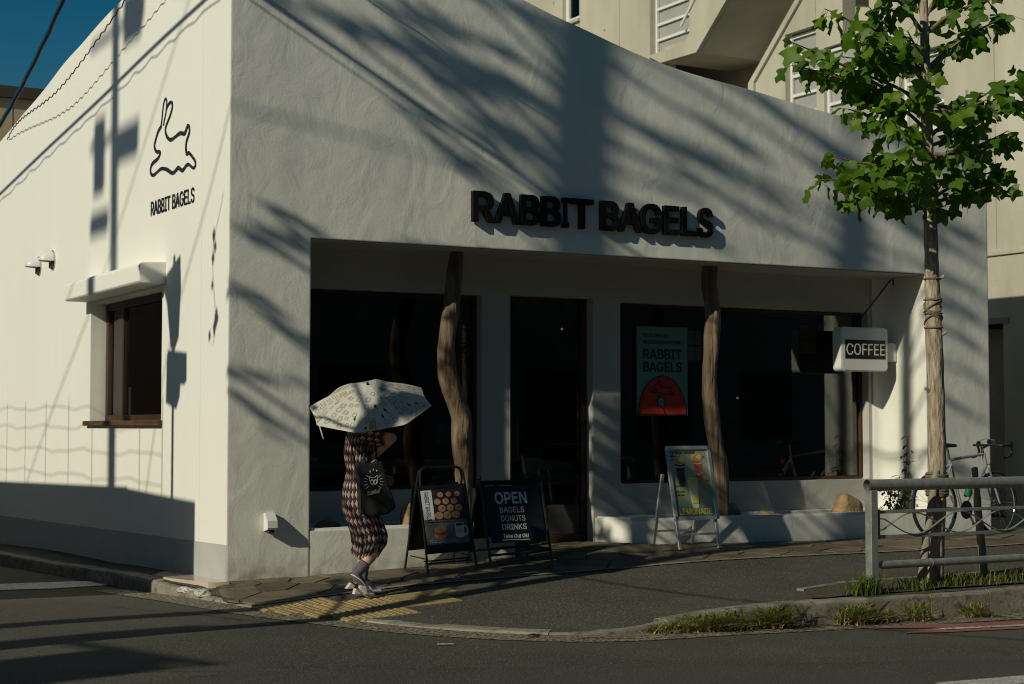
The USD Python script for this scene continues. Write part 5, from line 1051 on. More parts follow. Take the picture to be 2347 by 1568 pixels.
def shoe(heel, ball, toe, y, lab):
    """a mule: vamp over the forefoot, a sole, a strap and a block heel"""
    heel, ball, toe = (np.array([p[0], y, p[1]]) for p in (heel, ball, toe))
    u = ball - heel; u /= np.linalg.norm(u); n = np.cross(u, [0, 1, 0]); n = n if n[2] > 0 else -n
    sp_ = np.array([heel + n * .0, heel + u * .05, ball, toe]); sl = spline(sp_, 5)
    s_ = wo('shoe', smooth_body([Manifold.batch_hull([Manifold.sphere(1, 16).scale([.02, .036, .02]).translate(list(map(float, a_ + np.array([0, 0, .022])))), Manifold.sphere(1, 16).scale([.02, .030, .03]).translate(list(map(float, a_ + n * h_ + u * .01)))]) if False else
        Manifold.batch_hull([Manifold.sphere(r1, 12).translate(list(map(float, a_ + (0, -w_, .012)))) for a_, w_, r1 in ((ball - u * .075, .024, .013), (ball - u * .075, -.024, .013), (ball, .028, .013), (ball, -.028, .013))] + [Manifold.sphere(.034, 12).translate(list(map(float, ball - u * .062 + n * .058))), Manifold.sphere(.026, 12).translate(list(map(float, ball + n * .022 + u * .02)))]),
        Manifold.batch_hull([Manifold.sphere(.013, 12).translate(list(map(float, ball + (0, w_, .012)))) for w_ in (.028, -.028)] + [Manifold.sphere(.014, 12).translate(list(map(float, toe + (0, w_, .012)))) for w_ in (.014, -.014)] + [Manifold.sphere(.02, 12).translate(list(map(float, ball + n * .022 + u * .03)))])], .012, 5), 'shoe', smooth=True)
    ring = np.array([[p[0], p[1] + s * wd, p[2]] for s in (1, -1) for p, wd in ((heel, .026), (heel + u * .06, .026), (ball, .036), (toe, .020))])
    obj('sole', (VF(Manifold.hull_points(np.vstack([ring + (0, 0, .006), ring - (0, 0, .004)])))[0] + WB, VF(Manifold.hull_points(np.vstack([ring + (0, 0, .006), ring - (0, 0, .004)])))[1]), 'sole', s_, smooth=20)
    hb = heel + u * .030 + n * .012; pts2 = np.array([p + np.array([dx, dy, 0]) for p in (hb, hb - n * .055) for dx in (-.026, .024) for dy in (-.024, .024)])
    hm = VF(Manifold.hull_points(pts2)); obj('heel', (hm[0] + WB, hm[1]), 'shoe', s_, smooth=20)
    st_ = np.array([ball - u * .05 + n * .05 + (0, .03, 0), heel + n * .055 + u * .01 + (0, .034, 0), heel + n * .05 - u * .022, heel + n * .055 + u * .01 - (0, .034, 0), ball - u * .05 + n * .05 - (0, .03, 0)])
    obj('strap', (tube(crspline(st_, 5), .005, 6)[0] + WB, tube(crspline(st_, 5), .005, 6)[1]), 'shoe', s_, smooth=True)
shoe((-.150, .128), (-.022, .018), (.045, .008), -.08, 'r'); shoe((-.035, .062), (.105, .016), (.190, .012), .085, 'l')
# tote bag
tb = thing('tote_bag', 'black tote bag with a white printed face, hanging at the side of the walking woman', 'bag', WB + (0, -.2, .65))
pb = Polygon([(-.165, 1.055), (-.06, 1.035), (.055, 1.062), (.115, .86), (.172, .70), (.112, .652), (-.02, .635), (-.125, .655), (-.140, .86)])
bv, bf = extrude(pb.segmentize(.03), .05, T_((1, 0, 0), (0, 0, 1), (0, -1, 0), (0, -.188, 0)))
bm = trimesh.Trimesh(*VF(manifold((bv, bf)).refine_to_length(.02)), process=True); trimesh.smoothing.filter_taubin(bm, iterations=10)
bvv = np.array(bm.vertices); bvv[:, 1] -= np.where(bvv[:, 1] < -.213, .012 * np.sin(np.clip((bvv[:, 2] - .64) / .4, 0, 1) * math.pi) + .006 * np.sin(bvv[:, 0] * 40 + bvv[:, 2] * 12) * np.clip((.80 - bvv[:, 2]) / .12, 0, 1), 0)
bg_ = obj('bag', (bvv + WB, np.array(bm.faces)), 'tote_black', tb, smooth=True)
BT = T_((1, 0, 0), (0, 0, 1), (0, -1, 0), WB + (0, -.254, 0))
c0 = np.array([-.028, .905]); P_ = lambda *q: [tuple(c0 + np.array(a)) for a in q]
face = [P_((-.034, .012), (-.036, .042), (-.022, .03), (.012, .034), (.03, .05), (.034, .016), (.018, -.022), (-.012, -.026), (-.034, .012))]
rays = [P_((.055 * math.cos(a), .052 * math.sin(a)), (.082 * math.cos(a), .078 * math.sin(a))) for a in np.linspace(0, 2 * math.pi, 19)[:-1] if abs(math.sin(a)) < .85]
eyes = [list(map(tuple, c0 + np.c_[x + .013 * np.cos(an[::6]), -.002 + .017 * np.sin(an[::6])])) for x in (-.014, .016)]
flat('face_print', strokes(face, .0035).union(strokes(rays, .003)), BT, 0, 'lettering_white', bg_); flat('eye_print', strokes(eyes, .007), BT, .0015, 'lettering_white', bg_)
flat('name_print', txt('Luarhai', .034, c0[0] - .05, c0[1] - .105, 0, shear=14, rot=10, w=.105), BT, 0, 'lettering_white', bg_)
flat('star_print', shapely.union_all([Polygon(P_((x - .006, y), (x, y + .009), (x + .006, y), (x, y - .009))) for x, y in ((-.03, .078), (-.002, .092), (.026, .084))]), BT, 0, 'lettering_white', bg_)
for dy in (-.006, -.05):
    p = np.array([(-.10, -.21 + dy * .5, 1.045), (-.075, -.205, 1.16), (-.04, -.185, 1.295), (-.02, -.15, 1.338), (.0, -.185, 1.295), (.012, -.205, 1.16), (.015, -.21 + dy * .5, 1.05)])
    obj('strap', (tube(crspline(p, 5), .011, 6, squash=.3)[0] + WB, tube(crspline(p, 5), .011, 6, squash=.3)[1]), 'tote_black', tb, smooth=True)
flat('paper_inside', Polygon([(-.09, 1.03), (-.02, 1.06), (.02, 1.085), (.0, 1.06), (-.06, 1.035)]), T_((1, 0, 0), (0, 0, 1), (0, -1, 0), WB + (0, -.2, 0)), 0, 'paper_white', tb)
# umbrella
um = thing('umbrella', 'cream umbrella printed with picture frames and black cats, held over the walking woman', 'umbrella', hand)
UX = np.cross(ax, RIGHT); UX /= np.linalg.norm(UX); UX, UY = np.cross(UX, ax) * 1.0, UX
R_, H_ = .487, .185; rot0 = math.radians(17 + 21)
def ucan(s, th):
    """canopy point for the share s of the way out and the angle th"""
    s, th = np.broadcast_arrays(np.asarray(s, float), np.asarray(th, float)); k = (th - rot0) / (math.pi / 4); t = k - np.floor(k); tt = 4 * t * (1 - t)
    r = s * R_ * (1 - tt * (.076 + .022 * s ** 2)); z = H_ * (1 - (.35 * s + .65 * s ** 2.0)) - tt * .012 * s * (1 - .3 * s)
    return uc + (z - .06)[..., None] * ax + (r * np.cos(th))[..., None] * UX + (r * np.sin(th))[..., None] * UY
ss_, tt_ = np.linspace(0.02, 1, 16), np.linspace(0, 2 * math.pi, 8 * 10 + 1) + rot0
Sg, Tg = np.meshgrid(ss_, tt_, indexing='ij'); cvv = ucan(Sg, Tg).reshape(-1, 3); w1 = len(tt_)
i, j = np.meshgrid(np.arange(15), np.arange(w1 - 1), indexing='ij'); q = np.stack([i * w1 + j, (i + 1) * w1 + j, (i + 1) * w1 + j + 1, i * w1 + j + 1], -1).reshape(-1, 4); cf = np.vstack([q[:, [0, 1, 2]], q[:, [0, 2, 3]]])
cnp = obj('canopy', (cvv, cf), 'umbrella_cloth', um, smooth=True)
def on_canopy(g, s, th, size, ang, m, acc):
    """a small flat print laid on the cloth: shape g in units of size, at (s, th), turned by ang"""
    for pg in polys(shapely.affinity.rotate(g, ang, origin=(0, 0))):
        t = trimesh.creation.triangulate_polygon(pg, engine='earcut'); xy = t[0] * size
        rr_ = np.maximum(s * R_ * .93, .02); S2 = s - xy[:, 1] / (R_ * 1.02); T2 = th + xy[:, 0] / rr_
        P = ucan(S2, T2); nrm_ = P - (uc - ax * .25); nrm_ /= np.linalg.norm(nrm_, axis=1, keepdims=True); acc.append((P + nrm_ * .0022, t[1]))
ring_sq = sbox(-.5, -.62, .5, .62).difference(sbox(-.36, -.47, .36, .47)); ring_el = ell(0, 0, .5, .62).difference(ell(0, 0, .36, .47)); ring_2 = sbox(-.5, -.5, .5, .5).difference(sbox(-.42, -.42, .42, .42)).union(sbox(-.3, -.3, .3, .3).difference(sbox(-.24, -.24, .24, .24)))
catg = ell(0, -.15, .3, .42).union(ell(0, .42, .22, .2)).union(Polygon([(-.2, .5), (-.14, .78), (-.02, .58)])).union(Polygon([(.2, .5), (.14, .78), (.02, .58)])).union(strokes([[(.1, -.5), (.3, -.75), (.2, -1.0)]], .12))
fr_, ca_, go_ = [], [], []; r_ = np.random.default_rng(12)
for k in range(8):
    for s in (.28, .42, .55, .68, .80, .91):
        n = max(1, int(s * 5.6))
        for m in range(n):
            t = (m + .5 + r_.uniform(-.14, .14)) / n; th = rot0 + (k + .06 + .88 * t) * math.pi / 4; sz = r_.uniform(.028, .046); u = r_.random(); s2 = s + r_.uniform(-.03, .03)
            if u < .085 and s > .5: on_canopy(catg, s2, th, .030, r_.uniform(-12, 12), 0, ca_)
            elif u < .15: on_canopy(sbox(-.36, -.46, .36, .46), s2, th, sz, r_.uniform(-15, 15), 0, go_); on_canopy(ring_sq, s2, th, sz * 1.15, 0, 0, fr_)
            elif u < .19: on_canopy(sbox(-.3, -.35, .3, .35), s2, th, .026, r_.uniform(-15, 15), 0, ca_)
            else: on_canopy((ring_sq, ring_el, ring_2)[int(u * 97) % 3], s2, th, sz, r_.uniform(-16, 16), 0, fr_)
obj('frame_print', cat(*fr_), 'umbrella_print', cnp, smooth=False, kind='stuff'); obj('cat_print', cat(*ca_), 'umbrella_cat', cnp, smooth=False, kind='stuff'); obj('picture_print', cat(*go_), 'umbrella_gold', cnp, smooth=False, kind='stuff')
for k in range(8):
    th = rot0 + k * math.pi / 4; s = np.linspace(.05, 1.0, 8); P = ucan(s, th + 1e-6) - ax * .006
    rbp = obj('rib', tube(P, .003, 5), 'chrome', um); obj('tip', sphere(ucan(1.0, th + 1e-6), .006, 1), 'plastic_black', rbp)
    obj('stretcher', tube([P[4], uc - ax * .10], .0025, 5), 'chrome', um)
obj('shaft', tube([uc + ax * (H_ - .05), hand - ax * .04], .0055, 8), 'chrome', um); obj('runner', tube([uc - ax * .085, uc - ax * .125], .011, 10), 'plastic_black', um)
obj('handle', tube([hand + ax * .05, hand - ax * .02, hand - ax * .085], [.011, .0125, .014], 10), 'plastic_black', um); obj('ferrule', tube([uc + ax * (H_ - .064), uc + ax * (H_ - .04)], [.012, .007], 10), 'plastic_black', um)
tp = ucan(.93, rot0 + math.pi * 1.20); dn = np.array([0, 0, -1.0])
best = min(((ucan(.96, th), th) for th in np.linspace(0, 2 * math.pi, 200)), key=lambda a: np.linalg.norm(a[0] - (CAM + proj_line(783, 982) * 12.9)))[0]
tie = np.array([best, best + (.012, 0, -.05), best + (.028, -.01, -.11), best + (.04, -.01, -.155)]); obj('tie_strap', tube(crspline(tie, 4), .013, 6, squash=.12), 'umbrella_cloth', um)
# ------------------------------------------------------------------ the young street tree in front of the shop
TY = -3.26
tree = thing('street_tree', 'slim young street tree with big lobed leaves behind the grey railing', 'tree', (4.78, TY, z1(4.78, TY)))
tp_ = np.array([(2136, 1350), (2138, 1310), (2142, 1250), (2147, 1150), (2147, 1000), (2144, 860), (2138, 700), (2134, 560), (2131, 480), (2128, 400), (2125, 300), (2121, 150), (2117, 0), (2112, -200), (2108, -420)], float)
tw_ = np.array([48, 38, 35, 34, 33, 31, 28, 25.5, 24, 20, 17, 15, 13, 10, 5.0])
tc = np.array([fac(x, y, TY) for x, y in tp_]); tr_ = np.array([np.linalg.norm(fac(x + 10, y, TY) - fac(x - 10, y, TY)) / 20 for x, y in tp_]) * .87 * tw_ / 2
tc[0, 2] -= .05; tpath = spline(tc, 8); trad = np.interp(np.linspace(0, 1, len(tpath)), np.linspace(0, 1, len(tc)), tr_)
v, f = tube(tpath, trad, 22); dd = v - np.repeat(tpath, 22, 0); nz = meshkit.fbm(v * (38, 38, 6), 3, 8)[:, None]; v = v + dd * (nz - .5) * .28
knots = [(2128, 880, 0), (2146, 1020, 1), (2124, 830, 2), (2150, 740, 3)]
obj('trunk', (v, f), 'bark', tree, smooth=60)
tpy = np.array([CY - F_ * ((q - CAM) @ UP) / ((q - CAM) @ FWD) for q in tpath])
def trunk_at(y):
    i = int(np.argmin(abs(tpy - y))); return tpath[i], trad[i]
for y, s in ((893, -1), (640, 1), (1010, .3), (770, 1)):
    p, r = trunk_at(y); o = p + RIGHT * r * s * .9 - fh * r * .4; obj('cut_stub', tube([o, o + RIGHT * .035 * s + (0, 0, .02) - fh * .015], [.016, .013], 8), 'kerb_stone' if s == -1 else 'bark', tree)
for y0, n in ((690, 7), (646, 1)):
    for k in range(n):
        p, r = trunk_at(y0 + k * 9); a = np.linspace(0, 2 * math.pi, 18); tl = 1.1 * math.sin(k * 2.1)
        obj('rope_wrap', tube(np.stack([p[0] + (r + .006) * np.cos(a), p[1] + (r + .006) * np.sin(a), p[2] + .05 * tl * np.cos(a + k)], 1), .008, 6, rough=.25, seed=k), 'rope', tree)
LEAF2D = np.array([(0, 0), (.10, -.03), (.30, .02), (.50, .16), (.36, .30), (.30, .42), (.46, .62), (.40, .88), (.20, .80), (0, .70)])
def leaf_mesh(o, d, nrm, L, curl):
    """a tulip tree leaf: two lobes each side, folded along the midrib and bent down at the tip"""
    d = d / np.linalg.norm(d); x = np.cross(d, nrm); x /= np.linalg.norm(x) + 1e-9; nn = np.cross(x, d)
    half = LEAF2D; mid = np.array([(0, 0), (0, .2), (0, .42), (0, .70)])
    P = []
    for s in (1, -1):
        for a, b in half: P.append((s * a, b))
    P += list(map(tuple, mid)); P = np.array(P)
    z = .22 * np.abs(P[:, 0]) - curl * P[:, 1] ** 2 + .10 * np.abs(P[:, 0]) * np.sin(P[:, 1] * 9 + curl * 20)
    V = o + L * (P[:, :1] * x + P[:, 1:] * d + z[:, None] * nn)
    f = []
    for s in (0, 10):
        m = 20
        for a, b, c in ((0, 1, m), (1, 2, m + 1), (1, m + 1, m), (2, 3, 4), (2, 4, m + 1), (4, 5, m + 1), (5, m + 2, m + 1), (5, 6, m + 2), (6, 7, 8), (6, 8, m + 2), (8, m + 3, m + 2)):
            t = [q + s if q < 10 else q for q in (a, b, c)]; f.append(t if s == 0 else t[::-1])
    return V, np.array(f)
BR = [(440, (1960, 400), -.3), (430, (1875, 412), -.1), (420, (2265, 415), .15), (410, (2215, 385), -.45), (455, (2168, 470), -.1), (360, (1985, 350), .25), (345, (2300, 385), .0), (330, (2075, 345), -.7), (320, (1915, 360), .05), (300, (1945, 250), -.25), (290, (2310, 300), .25), (280, (2275, 335), -.4), (275, (2040, 275), -.6),
      (210, (1800, 92), -.1), (205, (1815, 150), .1), (195, (1930, 195), .3), (185, (2270, 225), -.25), (175, (2340, 235), .25), (165, (2060, 200), -.65), (150, (2185, 255), -.6), (130, (1955, 60), -.3), (115, (1890, 20), .15), (100, (2250, 65), .3), (85, (2320, 35), -.15), (70, (2020, 120), .5), (55, (2080, 70), -.6), (300, (2200, 330), -.6), (130, (2120, 170), -.75), (380, (2120, 400), -.5),
      (10, (1985, -60), -.2), (-10, (2070, -120), .3), (-20, (2210, -90), -.2), (-30, (2300, -50), .2), (-60, (2350, -130), 0), (-110, (1950, -190), .1), (-160, (2150, -260), -.3), (-220, (2230, -300), .3), (-300, (2040, -380), 0), (-330, (2130, -470), 0),
      (20, (2270, 0), -.35), (250, (2335, 180), -.2), (60, (1930, 130), -.2), (240, (1990, 215), .2), (425, (1925, 440), .2), (415, (2010, 430), -.15), (395, (1950, 375), .3), (120, (1990, 15), .1), (170, (1880, 150), .25), (260, (2250, 270), .1), (400, (2300, 410), -.3)]
leaves = []; twigs = []; r_ = np.random.default_rng(31)
for y0, tip, dy in BR:
    p0, r0 = trunk_at(min(y0 + 70, 470)); Yt = TY + dy; e = fac(tip[0], tip[1], Yt); e[1] = Yt
    mid = (p0 + e) / 2 + (0, 0, -.03 if tip[1] > y0 else .06)
    bp = spline(np.array([p0, mid, e]), 6); rr_ = np.linspace(min(r0 * .55, .018), .004, len(bp)); obj('branch', tube(bp, rr_, 7), 'twig', tree)
    L_ = np.linalg.norm(e - p0); n = int((7 + 15 * min(L_, 1.1)) * (.55 if dy < -.42 else 1))
    for k in range(n):
        s = .36 + .68 * (k + r_.random()) / n; q = np.array([np.interp(min(s, 1), np.linspace(0, 1, len(bp)), bp[:, c]) for c in range(3)])
        u = r_.normal(size=3) * (1, 1, .55); u /= np.linalg.norm(u); pet = r_.uniform(.05, .12); o = q + u * pet + (0, 0, -.015)
        twigs.append((q, o))
        d = u * .55 + np.array([0, 0, -.75]) + r_.normal(size=3) * .25; up_n = np.array([0, 0, .5]) + u * .45 + SUN * .55 + r_.normal(size=3) * .42
        leaves.append((o, leaf_mesh(o, d, up_n, r_.uniform(.085, .17), r_.uniform(.05, .5))))
def seen(o):
    v = o - CAM; z = v @ FWD; return abs((v @ RIGHT) / z * F_) < 1190 and -CY - 20 < -(v @ UP) / z * F_ and (v @ UP) / z * F_ < CY + 20
vis = [l for l in leaves if seen(l[0])]; rest = [l for l in leaves if not seen(l[0])]
vis.sort(key=lambda l: (l[0] - CAM) @ FWD)
for o, m in vis[:300]: obj('leaf', m, 'leaf', tree, smooth=True)
obj('foliage', cat(*[m for _, m in vis[300:] + rest]), 'leaf', tree, smooth=False, kind='stuff')
obj('leaf_stalks', cat(*[tube([a, b], .0018, 3, cap=False) for a, b in twigs]), 'leaf', tree, smooth=False, kind='stuff')
# props: two leaning stakes and the crosspiece lashed to the trunk
for k, (a, b, dyb, lb) in enumerate([((2106, 1352), (2146, 1078), .10, 'weathered wooden tree stake leaning against the trunk on its left'), ((2258, 1322), (2232, 1072), .25, 'weathered wooden tree stake standing to the right of the trunk')]):
    Ya = -3.40 if k == 0 else -2.95
    A, E_ = fac(*a, Ya), fac(*b, Ya + (dyb if k == 0 else -.05)); p = np.linspace(A - (0, 0, .05), E_, 12); p[:, :2] += r_.normal(size=(12, 2)) * .002
    obj('tree_stake', tube(p, np.linspace(.036, .031, 12), 10, rough=.06, seed=k), 'stake_wood', smooth=40, label=lb, cat='stake')
A, E_ = fac(2118, 1112, -3.16), fac(2246, 1104, -3.04); obj('crosspiece', tube([A, (A + E_) / 2, E_], .03, 10), 'stake_wood', smooth=40, label='wooden crosspiece tying the two tree stakes behind the railing', cat='stake')
p, r = trunk_at(1100); a = np.linspace(0, 2 * math.pi, 20)
obj('lashing', cat(*[tube(np.stack([p[0] + (r + .012) * np.cos(a), p[1] + (r + .012) * np.sin(a), p[2] + z_ + .012 * np.cos(a * 2)], 1), .012, 6, rough=.3, seed=int(z_ * 100) + 50) for z_ in np.linspace(-.10, .06, 8)]), 'rope', smooth=40, label='dark rope lashing round the tree trunk at railing height', cat='rope')
# ------------------------------------------------------------------ guard rail
GY = -3.46; gx = float(gnd(1989, 1356, .018)[0]); gz = z1(gx, GY)
gr = thing('guard_rail', 'grey galvanised pedestrian guard rail with a wavy middle band at the kerb', 'railing', (gx, GY, gz))
zt_ = fac(1990, 1112.5, GY)[2]; X1 = 7.4
def post(x): obj('post', box(x - .037, x + .037, GY - .037, GY + .037, z1(x, GY) - .08, zt_ - .035, .006), 'galv', gr, smooth=20)
post(gx); post(X1)
a = np.linspace(0, 2 * math.pi, 25)
pipe = tube([(gx - .04, GY, zt_), (X1 + .04, GY, zt_)], .046, 18, cap=False); inn = tube([(gx - .04, GY, zt_), (gx + .3, GY, zt_)], .040, 18, cap=False)
obj('top_rail', cat(pipe, (inn[0], inn[1][:, ::-1])), 'galv', gr, smooth=40); obj('end_cap', tube([(gx + .0, GY, zt_), (gx + .01, GY, zt_)], .041, 16), 'brown_metal', gr)
zu, zl, zp = fac(2100, 1171, GY)[2], fac(2100, 1227, GY)[2], fac(2100, 1291, GY)[2]
for z in (zu, zl): obj('flat_bar', box(gx + .07, X1 - .05, GY - .006, GY + .006, z - .013, z + .013, .002), 'galv', gr)
obj('side_bar', box(gx + .058, gx + .076, GY - .012, GY + .012, zl - .02, zu + .02, .002), 'galv', gr)
for z in (zu, zl): obj('lug', box(gx + .03, gx + .075, GY - .008, GY + .008, z - .008, z + .008), 'galv', gr)
xw = np.arange(gx + .075, X1 - .06, .02); zc_, am = (zu + zl) / 2, (zu - zl) / 2 - .012
for s in (1, -1):
    zz_ = zc_ + s * am * np.sin((xw - gx - .20) * math.pi / .475) * np.clip((xw - gx) / .12, .75, 1)
    obj('wave_bar', tube(np.c_[xw, np.full(len(xw), GY + s * .006), zz_], .0115, 6, squash=.45), 'galv', gr, smooth=60)
obj('lower_rail', tube([(gx + .03, GY, zp), (gx + .075, GY, zp), (gx + .10, GY, zp), (X1 - .03, GY, zp)], [.018, .02, .031, .031], 14), 'galv', gr, smooth=50)
jx = fac(2133, 1289, GY)[0]; obj('rail_collar', tube([(jx - .004, GY, zp), (jx + .004, GY, zp)], .035, 14), 'galv', gr)
# tree pit behind the kerb, its edging and weeds
pit = Polygon([(3.35, -3.50), (9.5, -3.50), (9.5, -2.86), (4.2, -2.90), (3.62, -3.08)])
obj('tree_pit', sheet(pit, lambda p: zs(p) + .002 + .014 * meshkit.noise(np.c_[p * 6, p[:, 0] * 0], 5), .08), 'soil', smooth=True, kind='structure')
obj('pit_edging', cat(*[bar((xa, ya, z1(xa, ya) + .002), (xb - .01, yb, z1(xb, yb) + .002), .07, .02, ch=.004) for (xa, ya), (xb, yb) in (((3.60, -3.06), (4.2, -2.88)), ((4.2, -2.88), (5.0, -2.87)), ((5.0, -2.87), (6.0, -2.86)), ((6.0, -2.86), (7.2, -2.85)), ((7.2, -2.85), (9.5, -2.84)))]), 'kerb_stone', smooth=False, kind='structure')
def blades(spots, hgt, seed, spread=.5, wid=.0045):
    r = np.random.default_rng(seed); ms = []
    for (x, y, z) in spots:
        a = r.uniform(0, 6.28); L = hgt * r.uniform(.45, 1.15); d = np.array([math.cos(a), math.sin(a), 0]) * spread * r.uniform(.2, 1.3); s = np.array([-math.sin(a), math.cos(a), 0]) * wid * r.uniform(.6, 1.3)
        P = [np.array([x, y, z]) + d * L * t ** 1.7 + np.array([0, 0, L * (t - .35 * min(spread * 1.2, 1) * t ** 3)]) for t in (0, .4, .75, 1)]
        v = np.array([P[0] - s, P[0] + s, P[1] - s, P[1] + s, P[2] - s * .6, P[2] + s * .6, P[3]]); ms.append((v, np.array([(0, 1, 3), (0, 3, 2), (2, 3, 5), (2, 5, 4), (4, 5, 6)])))
    return cat(*ms)
def tuft(px_, py_, z, n, rad, hgt, lb, sy=.35, seed=0, along=None):
    c = gnd(px_, py_, z); r = np.random.default_rng(seed + 100); q = r.normal(size=(n, 2)) * (rad, rad * sy)
    sp = [(c[0] + a, c[1] + b, max(z - .02, float(zr([(c[0] + a, c[1] + b)])[0])) if z < -.09 else z1(c[0] + a, c[1] + b) - .01) for a, b in q]
    obj('weed_tuft', blades(sp, hgt, seed, .75), 'grass', smooth=False, label=lb, cat='weeds', kind=None)
def kerb_tuft(x, n, rad, hgt, lb, seed):
    n = int(n * 2.0); r = np.random.default_rng(seed); q = np.clip(r.normal(size=(n, 2)), -2.1, 2.1) * (rad, .04)
    sp = [(x + a, -3.70 - abs(b), float(zr([(x + a, -3.7)])[0]) - .005) for a, b in q]
    wt = obj('weed_tuft', blades(sp, hgt * 1.15, seed, 1.25, .0055), 'grass', smooth=False, label=lb, cat='weeds')
    obj('dry_stalks', blades([(a + r.normal() * .02, b - abs(r.normal()) * .03, c) for a, b, c in sp[::2]], hgt * .62, seed + 1, 2.3, .005), 'straw', wt, smooth=False, kind='stuff')
kx = lambda x, y: float(fac(x, y, -3.72)[0])
kerb_tuft(kx(1530, 1450), 110, .10, .10, 'low patch of weeds where the curved kerb begins to rise', 41); kerb_tuft(kx(1635, 1440), 260, .14, .17, 'longest mat of grass against the kerb, left of the railing post', 42)
kerb_tuft(kx(1772, 1430), 170, .07, .22, 'bushy grass clump against the kerb, second from the left', 43); kerb_tuft(kx(1958, 1410), 170, .075, .20, 'yellowing grass clump against the kerb below the railing post', 44)
kerb_tuft(kx(2032, 1405), 45, .03, .13, 'small weed against the kerb just right of the railing post', 45); kerb_tuft(kx(2094, 1400), 60, .035, .20, 'weed with tall seed heads against the kerb below the tree', 46); kerb_tuft(kx(2232, 1392), 80, .045, .15, 'weed clump at the joint of two kerb stones, right of the tree', 47)
def pit_tuft(x, y, n, rad, hgt, lb, seed):
    r = np.random.default_rng(seed); q = r.normal(size=(n, 2)) * (rad, rad * .4); obj('weed_tuft', blades([(x + a, y + b, z1(x + a, y + b)) for a, b in q], hgt, seed, .6), 'grass', smooth=False, label=lb, cat='weeds')
pit_tuft(gx - .10, GY - .03, 170, .08, .20, 'grass clump round the foot of the railing post', 51); pit_tuft(4.45, -3.44, 120, .10, .14, 'grass clump in front of the left tree stake', 52); pit_tuft(4.86, -3.42, 90, .07, .16, 'grass clump at the right foot of the tree trunk', 53); pit_tuft(4.35, -3.0, 40, .05, .17, 'grass clump behind the left tree stake', 54)
r = np.random.default_rng(60); sp = [(x, y, z1(x, y)) for x, y in zip(r.uniform(4.9, 7.5, 700), r.uniform(-3.50, -3.15, 700))]
obj('pit_grass', blades(sp, .12, 61, .6), 'grass', smooth=False, kind='stuff', label='thin grass growing in the tree pit behind the kerb', cat='grass')
# litter at the kerb
c = gnd(1208, 1461, -.115); obj('fallen_leaf', (leaf_mesh(c + (0, 0, .012), np.array([1, -.2, .05]), np.array([.1, .2, 1]), .11, .2)), 'dead_leaf', smooth=False, label='brown fallen leaf in the gutter of the curved kerb', cat='leaf')
c0_, c1_ = gnd(1325, 1465, -.115), gnd(1440, 1461, -.115); obj('fallen_twig', tube([c0_ + (0, 0, .008), (c0_ + c1_) / 2 + (0, .01, .012), c1_ + (0, 0, .008)], .006, 6), 'twig', smooth=True, label='thin brown twig lying in the gutter', cat='twig')
# ------------------------------------------------------------------ plants at the right end of the planter
pp_ = thing('planter_shrub', 'tall thin stemmed plant with paired leaves at the right end of the planter', 'plant', (7.45, .3, .36))
r_ = np.random.default_rng(77)
def lance(o, d, L):
    d = d / np.linalg.norm(d); x = np.cross(d, (0, 0, 1.)); x /= np.linalg.norm(x) + 1e-9; n = np.cross(x, d)
    P = [o, o + d * L * .35 + x * L * .20 + n * L * .05, o + d * L * .35 - x * L * .20 + n * L * .05, o + d * L * .4, o + d * L * .75 + x * L * .11 - n * L * .08, o + d * L * .75 - x * L * .11 - n * L * .08, o + d * L - n * L * .22]
    return np.array(P), np.array([(0, 1, 3), (0, 3, 2), (1, 4, 3), (2, 3, 5), (3, 4, 6), (3, 6, 5)])
for xa, xb, top in ((2064, 2080, 1000), (2058, 2092, 1030), (2072, 2070, 1045), (2050, 2062, 1090), (2040, 2035, 1105)):
    A, E_ = fac(xa, 1178, .30), fac(xb, top, .28); s = spline(np.array([A, (A + E_) / 2 + (.02, 0, 0), E_]), 6); obj('stem', tube(s, np.linspace(.008, .003, len(s)), 6), 'twig', pp_)
    for k in range(7):
        t = .35 + .65 * k / 6; q = np.array([np.interp(t, np.linspace(0, 1, len(s)), s[:, c]) for c in range(3)])
        for sg in (-1, 1):
            a = r_.uniform(0, 3.14); obj('leaf', lance(q, np.array([sg * math.cos(a), sg * math.sin(a), r_.uniform(-.4, .5)]), r_.uniform(.07, .12)), 'shrub_leaf', pp_, smooth=False)
lp = thing('low_shrub', 'low bushy plant with small reddish green leaves under the tall plant', 'plant', (7.4, .25, .36))
lv = [fac(r_.normal(2072, 28), r_.uniform(1105, 1176), r_.uniform(.15, .4)) for _ in range(260)]
obj('foliage', leaf_cloud(lv, .045, 9), 'shrub_leaf', lp, smooth=False, kind='stuff'); obj('stems', cat(*[tube([fac(2072 + k * 5 - 20, 1180, .28), fac(2060 + k * 9 - 30, 1120, .28)], .004, 5) for k in range(9)]), 'twig', lp, kind='stuff')
